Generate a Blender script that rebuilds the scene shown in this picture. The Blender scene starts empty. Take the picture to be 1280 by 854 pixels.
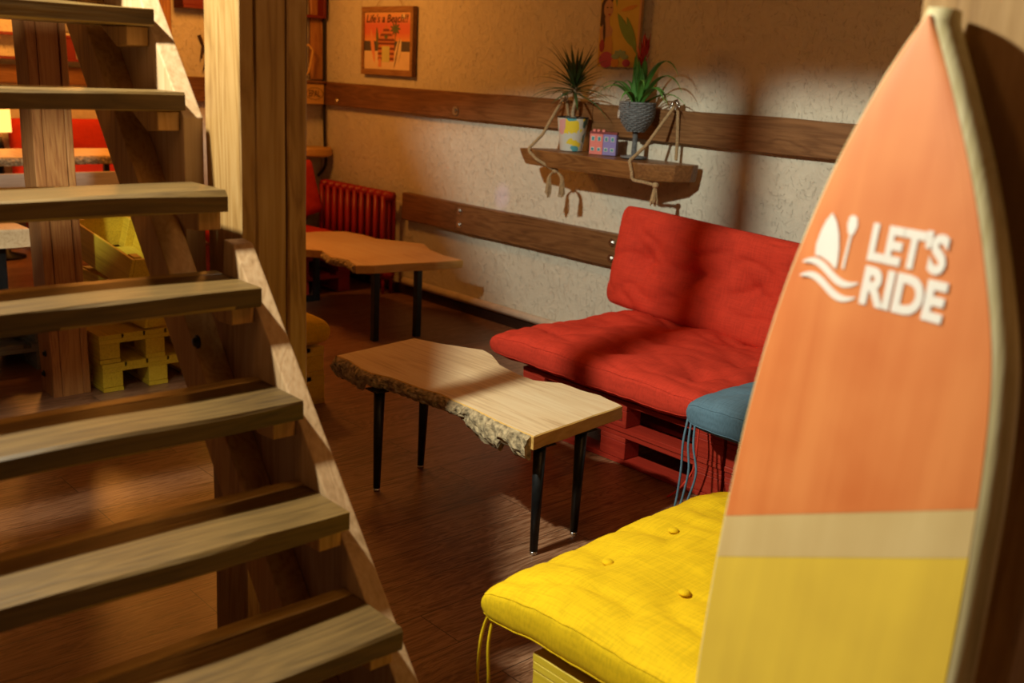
import bpy, bmesh, math, random
from mathutils import Vector, Matrix, noise
random.seed(7)
S = bpy.context.scene
PI = math.pi

# ------------------------------------------------------------------ camera
cam_d = bpy.data.cameras.new('camera')
cam = bpy.data.objects.new('camera', cam_d)
S.collection.objects.link(cam)
S.camera = cam
right = Vector((0.668, 0.743, 0.050)); down = Vector((0.218, -0.131, -0.967)); fwd = Vector((-0.712, 0.657, -0.250))
fwd.normalize(); right = (right - fwd*right.dot(fwd)).normalized(); up = right.cross(fwd)
M = Matrix((right, up, -fwd)).transposed().to_4x4()
M.translation = Vector((0, 0, 1.63))
cam.matrix_world = M
cam_d.sensor_width = 36; cam_d.lens = 1300/1280*36
cam_d.clip_start = 0.05
cam_d.dof.use_dof = True; cam_d.dof.focus_distance = 3.5; cam_d.dof.aperture_fstop = 3.0

# ------------------------------------------------------------------ world, lights, exposure
W = bpy.data.worlds.new('world'); S.world = W; W.use_nodes = True
W.node_tree.nodes['Background'].inputs[0].default_value = (1.0, 0.55, 0.25, 1)
W.node_tree.nodes['Background'].inputs[1].default_value = 0.05
S.view_settings.view_transform = 'Standard'; S.view_settings.look = 'None'
S.view_settings.exposure = 0.0; S.view_settings.gamma = 1.0; S.view_settings.use_curve_mapping = False

def lamp(name, kind, loc, col, power, radius=0.1, target=None, **kw):
    l = bpy.data.lights.new(name, kind); l.color = col; l.energy = power
    if kind == 'AREA': l.size = radius
    else: l.shadow_soft_size = radius
    for k, v in kw.items(): setattr(l, k, v)
    o = bpy.data.objects.new(name, l); S.collection.objects.link(o); o.location = loc
    if target is not None:
        o.rotation_euler = (Vector(target)-Vector(loc)).to_track_quat('-Z', 'Y').to_euler()
    return o
lamp('ceiling_spot', 'SPOT', (-2.52, 0.24, 2.92), (0.96, 0.96, 0.78), 520, 0.06, target=(-2.52, 0.25, 0), spot_size=math.radians(149), spot_blend=0.07)
lamp('corner_lamp', 'POINT', (-6.25, 3.35, 2.25), (1.0, 0.35, 0.05), 42, 0.15)
lamp('far_room_lamp', 'POINT', (-8.3, 2.9, 2.3), (1.0, 0.35, 0.05), 85, 0.15)
lamp('room_lamp', 'POINT', (-0.2, 1.9, 2.7), (1.0, 0.48, 0.16), 27, 0.3)
lamp('warm_fill', 'POINT', (-1.5, -1.1, 2.7), (1.0, 0.50, 0.18), 19, 0.3)  # added unseen fill on the camera side, brightens the pallet fronts
lamp('violet_party_spot', 'SPOT', (-4.7, 2.2, 2.7), (0.42, 0.25, 1.0), 60, 0.02, target=(-5.10, 4.55, 0.84), spot_size=math.radians(3.4), spot_blend=1.0)

# ------------------------------------------------------------------ materials
def nodes(name):
    m = bpy.data.materials.new(name); m.use_nodes = True
    nt = m.node_tree; b = nt.nodes['Principled BSDF']
    return m, nt, b
def N(nt, t, **kw):
    n = nt.nodes.new(t)
    for k, v in kw.items():
        if hasattr(n, k): setattr(n, k, v)
        else: n.inputs[k].default_value = v
    return n
def ramp(nt, stops):
    r = nt.nodes.new('ShaderNodeValToRGB'); e = r.color_ramp.elements
    while len(e) < len(stops): e.new(0.5)
    for i, (p, c) in enumerate(stops):
        e[i].position = p; e[i].color = (c[0], c[1], c[2], 1)
    return r
def bumpit(nt, b, hsock, strength, dist=0.01):
    bp = N(nt, 'ShaderNodeBump'); bp.inputs['Strength'].default_value = strength; bp.inputs['Distance'].default_value = dist
    nt.links.new(hsock, bp.inputs['Height']); nt.links.new(bp.outputs[0], b.inputs['Normal'])
def wood(name, dark, mid, light, axis='X', scale=1.0, rough=0.5, bump=0.25, ringy=0.5, spec=0.4):
    m, nt, b = nodes(name); L = nt.links.new
    tc = N(nt, 'ShaderNodeTexCoord'); oi = N(nt, 'ShaderNodeObjectInfo')
    mul = N(nt, 'ShaderNodeMath', operation='MULTIPLY'); L(oi.outputs['Random'], mul.inputs[0]); mul.inputs[1].default_value = 7.0
    add = N(nt, 'ShaderNodeVectorMath', operation='ADD'); L(tc.outputs['Object'], add.inputs[0]); L(mul.outputs[0], add.inputs[1])
    mp = N(nt, 'ShaderNodeMapping'); L(add.outputs[0], mp.inputs[0])
    sc = [9*scale]*3; sc['XYZ'.index(axis)] = 0.75*scale; mp.inputs['Scale'].default_value = sc
    n1 = N(nt, 'ShaderNodeTexNoise'); n1.inputs['Scale'].default_value = 1.6; n1.inputs['Detail'].default_value = 6; n1.inputs['Distortion'].default_value = 0.8
    L(mp.outputs[0], n1.inputs['Vector'])
    mm = N(nt, 'ShaderNodeMath', operation='MULTIPLY'); L(n1.outputs[0], mm.inputs[0]); mm.inputs[1].default_value = 9.0
    fr = N(nt, 'ShaderNodeMath', operation='PINGPONG'); L(mm.outputs[0], fr.inputs[0]); fr.inputs[1].default_value = 0.5
    mp2 = N(nt, 'ShaderNodeMapping'); L(add.outputs[0], mp2.inputs[0])
    sc2 = [90*scale]*3; sc2['XYZ'.index(axis)] = 2.5*scale; mp2.inputs['Scale'].default_value = sc2
    n2 = N(nt, 'ShaderNodeTexNoise'); n2.inputs['Scale'].default_value = 1.5; n2.inputs['Detail'].default_value = 4; L(mp2.outputs[0], n2.inputs['Vector'])
    n3 = N(nt, 'ShaderNodeTexNoise'); n3.inputs['Scale'].default_value = 2.2; n3.inputs['Detail'].default_value = 3; L(add.outputs[0], n3.inputs['Vector'])
    a = N(nt, 'ShaderNodeMath', operation='MULTIPLY_ADD'); L(fr.outputs[0], a.inputs[0]); a.inputs[1].default_value = ringy*0.9; a.inputs[2].default_value = 0.0
    c = N(nt, 'ShaderNodeMath', operation='MULTIPLY_ADD'); L(n2.outputs[0], c.inputs[0]); c.inputs[1].default_value = 0.45; L(a.outputs[0], c.inputs[2])
    e = N(nt, 'ShaderNodeMath', operation='MULTIPLY_ADD'); L(n3.outputs[0], e.inputs[0]); e.inputs[1].default_value = 0.55; L(c.outputs[0], e.inputs[2])
    r = ramp(nt, [(0.30, dark), (0.55, mid), (0.85, light)]); L(e.outputs[0], r.inputs[0]); L(r.outputs[0], b.inputs['Base Color'])
    b.inputs['Roughness'].default_value = rough; b.inputs['Specular IOR Level'].default_value = spec
    bumpit(nt, b, e.outputs[0], bump, 0.006)
    return m
def plain(name, col, rough=0.5, metal=0.0, var=0.12, nscale=12, bump=0.0, emit=0.0, spec=0.4):
    m, nt, b = nodes(name); L = nt.links.new
    tc = N(nt, 'ShaderNodeTexCoord'); n = N(nt, 'ShaderNodeTexNoise'); n.inputs['Scale'].default_value = nscale; n.inputs['Detail'].default_value = 5
    L(tc.outputs['Object'], n.inputs['Vector'])
    lo = [max(0, c*(1-var)) for c in col]; hi = [min(1, c*(1+var)) for c in col]
    r = ramp(nt, [(0.3, lo), (0.7, hi)]); L(n.outputs[0], r.inputs[0]); L(r.outputs[0], b.inputs['Base Color'])
    b.inputs['Roughness'].default_value = rough; b.inputs['Metallic'].default_value = metal; b.inputs['Specular IOR Level'].default_value = spec
    if bump: bumpit(nt, b, n.outputs[0], bump, 0.004)
    if emit:
        b.inputs['Emission Color'].default_value = (*col, 1); b.inputs['Emission Strength'].default_value = emit
    return m
def fabric(name, col, weave=700, slub=True, bump=0.18):
    m, nt, b = nodes(name); L = nt.links.new
    tc = N(nt, 'ShaderNodeTexCoord')
    mpa = N(nt, 'ShaderNodeMapping'); mpa.inputs['Scale'].default_value = (260, 9, 60); L(tc.outputs['Object'], mpa.inputs[0])
    mpb = N(nt, 'ShaderNodeMapping'); mpb.inputs['Scale'].default_value = (9, 260, 60); L(tc.outputs['Object'], mpb.inputs[0])
    na = N(nt, 'ShaderNodeTexNoise'); na.inputs['Scale'].default_value = 1; na.inputs['Detail'].default_value = 2; L(mpa.outputs[0], na.inputs['Vector'])
    nb = N(nt, 'ShaderNodeTexNoise'); nb.inputs['Scale'].default_value = 1; nb.inputs['Detail'].default_value = 2; L(mpb.outputs[0], nb.inputs['Vector'])
    ad = N(nt, 'ShaderNodeMath', operation='ADD'); L(na.outputs[0], ad.inputs[0]); L(nb.outputs[0], ad.inputs[1])
    nc = N(nt, 'ShaderNodeTexNoise'); nc.inputs['Scale'].default_value = 14; nc.inputs['Detail'].default_value = 4; L(tc.outputs['Object'], nc.inputs['Vector'])
    ac = N(nt, 'ShaderNodeMath', operation='MULTIPLY_ADD'); L(nc.outputs[0], ac.inputs[0]); ac.inputs[1].default_value = 0.5; L(ad.outputs[0], ac.inputs[2])
    r = ramp(nt, [(0.75, [c*0.82 for c in col]), (1.0, col)])
    r.color_ramp.elements[1].position = 0.99
    ml = N(nt, 'ShaderNodeMath', operation='MULTIPLY'); L(ac.outputs[0], ml.inputs[0]); ml.inputs[1].default_value = 0.72
    L(ml.outputs[0], r.inputs[0]); L(r.outputs[0], b.inputs['Base Color'])
    b.inputs['Roughness'].default_value = 0.9; b.inputs['Specular IOR Level'].default_value = 0.15
    bumpit(nt, b, ac.outputs[0], bump, 0.0015)
    return m
def plaster(name, col):
    m, nt, b = nodes(name); L = nt.links.new
    tc = N(nt, 'ShaderNodeTexCoord')
    n1 = N(nt, 'ShaderNodeTexNoise'); n1.inputs['Scale'].default_value = 14; n1.inputs['Detail'].default_value = 8; n1.inputs['Roughness'].default_value = 0.65; n1.inputs['Distortion'].default_value = 1.2
    L(tc.outputs['Object'], n1.inputs['Vector'])
    mp = N(nt, 'ShaderNodeMapping'); mp.inputs['Scale'].default_value = (26, 26, 14); mp.inputs['Rotation'].default_value = (0, 0.5, 0); L(tc.outputs['Object'], mp.inputs[0])
    n2 = N(nt, 'ShaderNodeTexNoise'); n2.inputs['Scale'].default_value = 1.0; n2.inputs['Detail'].default_value = 2; n2.inputs['Distortion'].default_value = 2.5; L(mp.outputs[0], n2.inputs['Vector'])
    scr = ramp(nt, [(0.33, (0, 0, 0)), (0.39, (1, 1, 1))]); L(n2.outputs[0], scr.inputs[0])
    ad = N(nt, 'ShaderNodeMath', operation='MULTIPLY_ADD'); L(scr.outputs[0], ad.inputs[0]); ad.inputs[1].default_value = 0.26; L(n1.outputs[0], ad.inputs[2])
    r = ramp(nt, [(0.35, [c*0.86 for c in col]), (0.9, col)]); L(ad.outputs[0], r.inputs[0]); L(r.outputs[0], b.inputs['Base Color'])
    b.inputs['Roughness'].default_value = 0.95; b.inputs['Specular IOR Level'].default_value = 0.1
    bumpit(nt, b, ad.outputs[0], 0.9, 0.014)
    return m
def floor_mat():
    m, nt, b = nodes('floor_laminate'); L = nt.links.new
    tc = N(nt, 'ShaderNodeTexCoord')
    mp = N(nt, 'ShaderNodeMapping'); mp.inputs['Rotation'].default_value = (0, 0, PI/2); L(tc.outputs['Object'], mp.inputs[0])
    br = N(nt, 'ShaderNodeTexBrick'); br.inputs['Scale'].default_value = 1.0; br.inputs['Brick Width'].default_value = 1.3; br.inputs['Row Height'].default_value = 0.19
    br.inputs['Mortar Size'].default_value = 0.0016; br.inputs['Color1'].default_value = (0.0, 0, 0, 1); br.inputs['Color2'].default_value = (1, 1, 1, 1); br.inputs['Mortar'].default_value = (0.5, 0.5, 0.5, 1)
    br.offset = 0.37
    L(mp.outputs[0], br.inputs['Vector'])
    va = N(nt, 'ShaderNodeVectorMath', operation='MULTIPLY_ADD'); L(br.outputs['Color'], va.inputs[0]); va.inputs[1].default_value = (3.1, 5.3, 1); L(tc.outputs['Object'], va.inputs[2])
    m2 = N(nt, 'ShaderNodeMapping'); m2.inputs['Scale'].default_value = (7, 0.9, 1); L(va.outputs[0], m2.inputs[0])
    n1 = N(nt, 'ShaderNodeTexNoise'); n1.inputs['Scale'].default_value = 2.0; n1.inputs['Detail'].default_value = 5; n1.inputs['Distortion'].default_value = 1.0; L(m2.outputs[0], n1.inputs['Vector'])
    mm = N(nt, 'ShaderNodeMath', operation='MULTIPLY'); L(n1.outputs[0], mm.inputs[0]); mm.inputs[1].default_value = 11
    pp = N(nt, 'ShaderNodeMath', operation='PINGPONG'); L(mm.outputs[0], pp.inputs[0]); pp.inputs[1].default_value = 0.5
    m3 = N(nt, 'ShaderNodeMapping'); m3.inputs['Scale'].default_value = (120, 4, 1); L(va.outputs[0], m3.inputs[0])
    n2 = N(nt, 'ShaderNodeTexNoise'); n2.inputs['Scale'].default_value = 1.0; n2.inputs['Detail'].default_value = 3; L(m3.outputs[0], n2.inputs['Vector'])
    a1 = N(nt, 'ShaderNodeMath', operation='MULTIPLY_ADD'); L(pp.outputs[0], a1.inputs[0]); a1.inputs[1].default_value = 0.7; L(n2.outputs[0], a1.inputs[2])
    a2 = N(nt, 'ShaderNodeMath', operation='MULTIPLY_ADD'); L(br.outputs['Color'], a2.inputs[0]); a2.inputs[1].default_value = 0.15; L(a1.outputs[0], a2.inputs[2])
    r = ramp(nt, [(0.35, (0.075, 0.030, 0.013)), (0.65, (0.19, 0.085, 0.040)), (1.0, (0.33, 0.18, 0.10))]); L(a2.outputs[0], r.inputs[0])
    mx = N(nt, 'ShaderNodeMixRGB'); L(br.outputs['Fac'], mx.inputs[0]); L(r.outputs[0], mx.inputs[1]); mx.inputs[2].default_value = (0.03, 0.015, 0.008, 1)
    L(mx.outputs[0], b.inputs['Base Color'])
    b.inputs['Roughness'].default_value = 0.36; b.inputs['Specular IOR Level'].default_value = 0.5
    bumpit(nt, b, a1.outputs[0], 0.15, 0.003)
    return m

MT = {}
MT['plaster'] = plaster('plaster', (0.72, 0.68, 0.56))
MT['floor'] = floor_mat()
MT['rail'] = wood('rail_wood', (0.07, 0.028, 0.010), (0.17, 0.075, 0.026), (0.27, 0.13, 0.05), 'X', 0.8, 0.5, 0.3)
MT['rail_y'] = wood('rail_wood_cross', (0.07, 0.028, 0.010), (0.17, 0.075, 0.026), (0.27, 0.13, 0.05), 'Y', 0.8, 0.5, 0.3)
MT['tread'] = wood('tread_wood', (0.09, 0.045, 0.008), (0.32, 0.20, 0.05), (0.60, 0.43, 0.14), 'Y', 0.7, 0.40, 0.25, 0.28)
MT['tread_shade'] = wood('shaded_tread_wood', (0.035, 0.017, 0.003), (0.085, 0.045, 0.009), (0.15, 0.083, 0.02), 'Y', 0.7, 0.5, 0.3, 0.4)  # darker copy of the tread wood; shade of fronts and undersides in its colour
MT['stringer'] = wood('stringer_wood', (0.22, 0.12, 0.045), (0.42, 0.26, 0.13), (0.55, 0.38, 0.22), 'Z', 0.6, 0.6, 0.25, 0.3)
MT['beam'] = wood('beam_wood', (0.26, 0.12, 0.028), (0.46, 0.24, 0.065), (0.58, 0.33, 0.11), 'Z', 0.7, 0.5, 0.25, 0.5)
MT['post'] = wood('post_wood', (0.18, 0.085, 0.02), (0.33, 0.185, 0.06), (0.43, 0.27, 0.11), 'Z', 0.7, 0.45, 0.3, 0.5)
MT['post_red'] = wood('reddish_post_wood', (0.20, 0.07, 0.02), (0.38, 0.16, 0.05), (0.50, 0.25, 0.08), 'Z', 0.9, 0.5, 0.3, 0.55)
MT['cross'] = wood('pillar_wood', (0.20, 0.10, 0.03), (0.36, 0.20, 0.07), (0.48, 0.29, 0.12), 'Z', 0.6, 0.5, 0.2, 0.5)
MT['slab'] = wood('pale_maple', (0.50, 0.33, 0.17), (0.74, 0.56, 0.33), (0.84, 0.70, 0.46), 'X', 0.55, 0.4, 0.08, 0.35)
MT['slabcut'] = wood('cut_edge_wood', (0.48, 0.26, 0.06), (0.62, 0.37, 0.10), (0.70, 0.45, 0.15), 'Y', 0.8, 0.5, 0.1, 0.4)
MT['bark'] = plain('bark', (0.34, 0.26, 0.15), 0.95, var=0.65, nscale=55, bump=1.0)
MT['shelf'] = wood('shelf_wood', (0.10, 0.038, 0.012), (0.20, 0.085, 0.026), (0.30, 0.14, 0.045), 'X', 0.8, 0.4, 0.25)
MT['blackmetal'] = plain('black_metal', (0.012, 0.013, 0.014), 0.38, 0.3, 0.3, 40)
MT['chrome'] = plain('steel', (0.6, 0.58, 0.55), 0.25, 1.0, 0.05)
MT['red_fab'] = fabric('red_linen', (0.62, 0.050, 0.026))
MT['yel_fab'] = fabric('yellow_linen', (0.74, 0.49, 0.008))
MT['blue_fab'] = fabric('blue_linen', (0.12, 0.22, 0.30))
MT['redpaint'] = wood('red_painted_wood', (0.26, 0.016, 0.008), (0.36, 0.026, 0.012), (0.46, 0.06, 0.03), 'X', 1.0, 0.5, 0.25, 0.25)
MT['yelpaint'] = wood('yellow_painted_wood', (0.42, 0.27, 0.015), (0.66, 0.48, 0.03), (0.78, 0.60, 0.06), 'X', 1.0, 0.5, 0.25, 0.25)
MT['greypaint'] = wood('grey_painted_wood', (0.13, 0.14, 0.14), (0.22, 0.24, 0.24), (0.34, 0.35, 0.34), 'Y', 1.0, 0.6, 0.25, 0.3)
MT['darkred'] = wood('dark_red_wood', (0.10, 0.006, 0.004), (0.15, 0.010, 0.006), (0.2, 0.02, 0.01), 'Y', 1.0, 0.5, 0.2, 0.25)
MT['stamp'] = plain('stamp_ink', (0.05, 0.02, 0.012), 0.8)
MT['radiator'] = plain('radiator_paint', (0.36, 0.016, 0.010), 0.35)
MT['pipe'] = plain('pipe_paint', (0.70, 0.62, 0.5), 0.5)
MT['baseb'] = plain('baseboard_brown', (0.035, 0.014, 0.008), 0.5, var=0.3)
MT['rope'] = plain('jute_rope', (0.40, 0.27, 0.14), 0.95, var=0.35, nscale=120, bump=0.5)
MT['black'] = plain('black', (0.01, 0.008, 0.007), 0.7)
def flat(name, col, rough=0.7): return plain(name, col, rough, var=0.06)

# ------------------------------------------------------------------ geometry helpers
def link(o, parent=None):
    S.collection.objects.link(o)
    if parent is not None: o.parent = parent
    return o
def obj(name, bm, mats, parent=None, smooth=False, loc=None, rot=None):
    me = bpy.data.meshes.new(name)
    bmesh.ops.recalc_face_normals(bm, faces=bm.faces)
    bm.to_mesh(me); bm.free()
    for m in (mats if isinstance(mats, (list, tuple)) else [mats]): me.materials.append(m)
    if smooth:
        for p in me.polygons: p.use_smooth = True
    o = bpy.data.objects.new(name, me)
    if loc is not None: o.location = loc
    if rot is not None: o.rotation_euler = rot
    return link(o, parent)
def tag(o, label, cat, group=None):
    o['label'] = label; o['category'] = cat
    if group: o['group'] = group
    return o
def thing(name, label, cat, loc=(0, 0, 0), rot=(0, 0, 0), group=None):
    o = bpy.data.objects.new(name, None); o.empty_display_size = 0.1
    link(o); o.location = loc; o.rotation_euler = rot
    return tag(o, label, cat, group)
def struct(name, bm, mat, smooth=False):
    o = obj(name, bm, mat, None, smooth); o['kind'] = 'structure'; return o
def BM(): return bmesh.new()
def box(bm, x0, x1, y0, y1, z0, z1, mi=0, mat=None):
    vs = [bm.verts.new(Vector(p)) for p in [(x0,y0,z0),(x1,y0,z0),(x1,y1,z0),(x0,y1,z0),(x0,y0,z1),(x1,y0,z1),(x1,y1,z1),(x0,y1,z1)]]
    if mat is not None:
        for v in vs: v.co = mat @ v.co
    fs = [bm.faces.new([vs[i] for i in f]) for f in [(0,3,2,1),(4,5,6,7),(0,1,5,4),(1,2,6,5),(2,3,7,6),(3,0,4,7)]]
    for f in fs: f.material_index = mi
    return vs
def bevel(bm, w=0.003, seg=1):
    bmesh.ops.bevel(bm, geom=list(bm.edges), offset=w, segments=seg, affect='EDGES', profile=0.6)
    return bm
def bbox(x0, x1, y0, y1, z0, z1, w=0.003, seg=1):
    bm = BM(); box(bm, x0, x1, y0, y1, z0, z1); return bevel(bm, w, seg)
def rough_board(x0, x1, y0, y1, z0, z1, axis, amp=0.003, step=0.05, w=0.004, seed=0):
    # a plank, cut into slices along its length, with hand worn arrises
    lo, hi = [x0, y0, z0], [x1, y1, z1]; n = max(2, int((hi[axis]-lo[axis])/step))
    a, b = [i for i in range(3) if i != axis]
    bm = BM(); prev = None
    for k in range(n+1):
        t = lo[axis] + (hi[axis]-lo[axis])*k/n; ring = []
        ca, cb = (lo[a]+w, hi[a]-w), (lo[b]+w, hi[b]-w)
        pts = [(lo[a]+w, lo[b]), (hi[a]-w, lo[b]), (hi[a], lo[b]+w), (hi[a], hi[b]-w), (hi[a]-w, hi[b]), (lo[a]+w, hi[b]), (lo[a], hi[b]-w), (lo[a], lo[b]+w)]
        for j, (pa, pb) in enumerate(pts):
            co = [0, 0, 0]; co[axis] = t; co[a] = pa; co[b] = pb
            q = Vector((t*3.1+seed*5.7, (j//2)*3.3+seed, 0.7))
            co[a] += amp*noise.noise(q); co[b] += amp*noise.noise(q+Vector((9, 4, 2)))
            ring.append(bm.verts.new(co))
        if prev:
            for j in range(8): bm.faces.new((prev[j], prev[(j+1) % 8], ring[(j+1) % 8], ring[j]))
        else: bm.faces.new(ring)
        prev = ring
    bm.faces.new(prev)
    return bm
def prism(bm, pts, axis, a, b, mi=0):
    # polygon pts (2D) extruded along axis from a to b
    def co(p, t):
        if axis == 'Y': return (p[0], t, p[1])
        if axis == 'X': return (t, p[0], p[1])
        return (p[0], p[1], t)
    v0 = [bm.verts.new(co(p, a)) for p in pts]; v1 = [bm.verts.new(co(p, b)) for p in pts]
    f = [bm.faces.new(v0), bm.faces.new(v1)]
    n = len(pts)
    for i in range(n): f.append(bm.faces.new((v0[i], v0[(i+1) % n], v1[(i+1) % n], v1[i])))
    for q in f: q.material_index = mi
    return bm
def tube(bm, pts, r, seg=8, mi=0, cap=True):
    pts = [Vector(p) for p in pts]; n = len(pts)
    rs = r if isinstance(r, (list, tuple)) else [r]*n
    rings = []; prevn = None
    for i, p in enumerate(pts):
        t = (pts[min(i+1, n-1)]-pts[max(i-1, 0)]).normalized()
        if prevn is None:
            prevn = t.orthogonal().normalized()
        prevn = (prevn - t*prevn.dot(t)); prevn = prevn.normalized() if prevn.length > 1e-6 else t.orthogonal().normalized()
        bn = t.cross(prevn)
        rings.append([bm.verts.new(p + (prevn*math.cos(2*PI*j/seg)+bn*math.sin(2*PI*j/seg))*rs[i]) for j in range(seg)])
    for a, b in zip(rings, rings[1:]):
        for j in range(seg):
            f = bm.faces.new((a[j], a[(j+1) % seg], b[(j+1) % seg], b[j])); f.material_index = mi
    if cap:
        for q in (rings[0], rings[-1]):
            f = bm.faces.new(q); f.material_index = mi
    return bm
def spline(pts, n=8):
    P = [Vector(p) for p in pts]; P = [P[0]*2-P[1]] + P + [P[-1]*2-P[-2]]; out = []
    for i in range(1, len(P)-2):
        for k in range(n):
            t = k/n; a, b, c, d = P[i-1:i+3]
            out.append(0.5*((2*b)+(-a+c)*t+(2*a-5*b+4*c-d)*t*t+(-a+3*b-3*c+d)*t**3))
    out.append(P[-2]); return out
def lathe(bm, prof, seg=32, c=(0, 0, 0), mi=0):
    rings = []
    for r, z in prof:
        if r < 1e-5: rings.append([bm.verts.new((c[0], c[1], c[2]+z))])
        else: rings.append([bm.verts.new((c[0]+r*math.cos(2*PI*j/seg), c[1]+r*math.sin(2*PI*j/seg), c[2]+z)) for j in range(seg)])
    for a, b in zip(rings, rings[1:]):
        for j in range(seg):
            k = (j+1) % seg
            if len(a) == 1 and len(b) == 1: continue
            if len(a) == 1: f = bm.faces.new((a[0], b[k], b[j]))
            elif len(b) == 1: f = bm.faces.new((a[j], a[k], b[0]))
            else: f = bm.faces.new((a[j], a[k], b[k], b[j]))
            f.material_index = mi
    return bm
def text_bm(body, size, bold=0.0, depth=0.0006):
    c = bpy.data.curves.new('lettering', 'FONT'); c.body = body; c.size = size; c.offset = bold; c.extrude = depth/2; c.align_x = 'LEFT'; c.resolution_u = 4
    o = bpy.data.objects.new('lettering', c); S.collection.objects.link(o)
    dg = bpy.context.evaluated_depsgraph_get(); me = bpy.data.meshes.new_from_object(o.evaluated_get(dg))
    bm = BM(); bm.from_mesh(me); bpy.data.objects.remove(o); bpy.data.curves.remove(c); bpy.data.meshes.remove(me)
    return bm
def fit(bm, w, h):
    # scale lettering in its own plane to the painted width and height, origin lower left
    xs = [v.co.x for v in bm.verts]; ys = [v.co.y for v in bm.verts]
    x0, x1, y0, y1 = min(xs), max(xs), min(ys), max(ys)
    for v in bm.verts: v.co.x = (v.co.x-x0)/(x1-x0)*w; v.co.y = (v.co.y-y0)/(y1-y0)*h
    return bm
def dup(root, loc, rot=None, label=None):
    r = root.copy(); S.collection.objects.link(r); r.location = loc
    if rot is not None: r.rotation_euler = rot
    if label: r['label'] = label
    for ch in list(root.children):
        c = ch.copy(); S.collection.objects.link(c); c.parent = r
        for g in list(ch.children):
            d = g.copy(); S.collection.objects.link(d); d.parent = c
    return r

# ------------------------------------------------------------------ the setting
WALL = 4.55
bm = BM(); box(bm, -9.6, 1.2, -1.4, WALL+0.15, -0.1, 0.0); struct('floor', bm, MT['floor'])
bm = BM(); box(bm, -9.45, 1.2, WALL, WALL+0.15, 0, 3.3); struct('wall_back', bm, MT['plaster'])
bm = BM(); box(bm, -7.5, -7.3, 3.32, WALL, 0, 3.3); struct('wall_left', bm, MT['plaster'])
bm = BM(); box(bm, -9.6, -9.45, -1.4, WALL, 0, 3.3); struct('wall_far', bm, MT['plaster'])
bm = BM(); box(bm, -9.6, 1.2, -1.4, WALL+0.15, 3.3, 3.4); struct('ceiling', bm, wood('ceiling_boards', (0.12, 0.06, 0.02), (0.24, 0.13, 0.05), (0.33, 0.2, 0.08), 'X', 0.6))
# timber rails bolted along the walls
o = struct('trim_1', rough_board(-7.25, -4.285, 4.495, WALL, 1.318, 1.490, 0, 0.004, seed=1), MT['rail'])
o = struct('trim_2', rough_board(-4.279, 0.8, 4.495, WALL, 1.305, 1.480, 0, 0.004, seed=2), MT['rail'])
o = struct('trim_3', rough_board(-6.12, -5.505, 4.495, WALL, 0.560, 0.752, 0, 0.004, seed=3), MT['rail'])
o = struct('trim_4', rough_board(-5.50, -3.0, 4.495, WALL, 0.560, 0.752, 0, 0.004, seed=4), MT['rail'])
o = struct('trim_5', rough_board(-7.3, -7.245, 3.36, 4.45, 1.318, 1.490, 1, 0.004, seed=5), MT['rail_y'])
o = struct('trim_6', rough_board(-9.45, -9.395, 1.6, 4.4, 1.34, 1.49, 1, 0.004, seed=6), MT['rail_y'])
bm = BM(); box(bm, -7.3, 0.8, 4.525, WALL, 0, 0.07); struct('baseboard_back', bevel(bm, 0.004), MT['baseb'])
bm = BM(); box(bm, -7.3, -7.275, 3.34, 4.5, 0, 0.095); struct('baseboard_left', bevel(bm, 0.004), MT['baseb'])
bm = BM(); tube(bm, [(-6.1, 4.512, 0.105), (0.5, 4.512, 0.105)], 0.027, 12)
o = obj('heating_pipe', bm, MT['pipe'], None, True); tag(o, 'painted heating pipe running along the plaster wall just above the dark baseboard', 'pipe')

def bolt_thing(x, z, label, r=0.016):
    bm = BM(); prism(bm, [(r*0.75*math.cos(k*PI/3), r*0.75*math.sin(k*PI/3)) for k in range(6)], 'Z', 0.003, 0.013)
    lathe(bm, [(0, 0), (r*1.5, 0), (r*1.5, 0.003), (0, 0.003)], 20)
    o = obj('rail_bolt', bm, MT['chrome'], None, False, (x, 4.4925, z), (PI/2, 0, 0)); tag(o, label, 'bolt')
bolt_thing(-6.99, 1.355, 'steel bolt in upper wall rail near the room corner, left of the sign')
bolt_thing(-5.545, 1.365, 'round steel bolt in upper wall rail between the beach sign and the shelf', 0.02)
bolt_thing(-5.46, 0.705, 'upper bolt beside the joint in the lower wall rail')
bolt_thing(-5.46, 0.612, 'lower bolt beside the joint in the lower wall rail')
bolt_thing(-4.055, 0.700, 'upper steel bolt in the low wall rail just left of the red backrest')
bolt_thing(-4.055, 0.608, 'lower steel bolt in the low wall rail just left of the red backrest')

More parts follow.
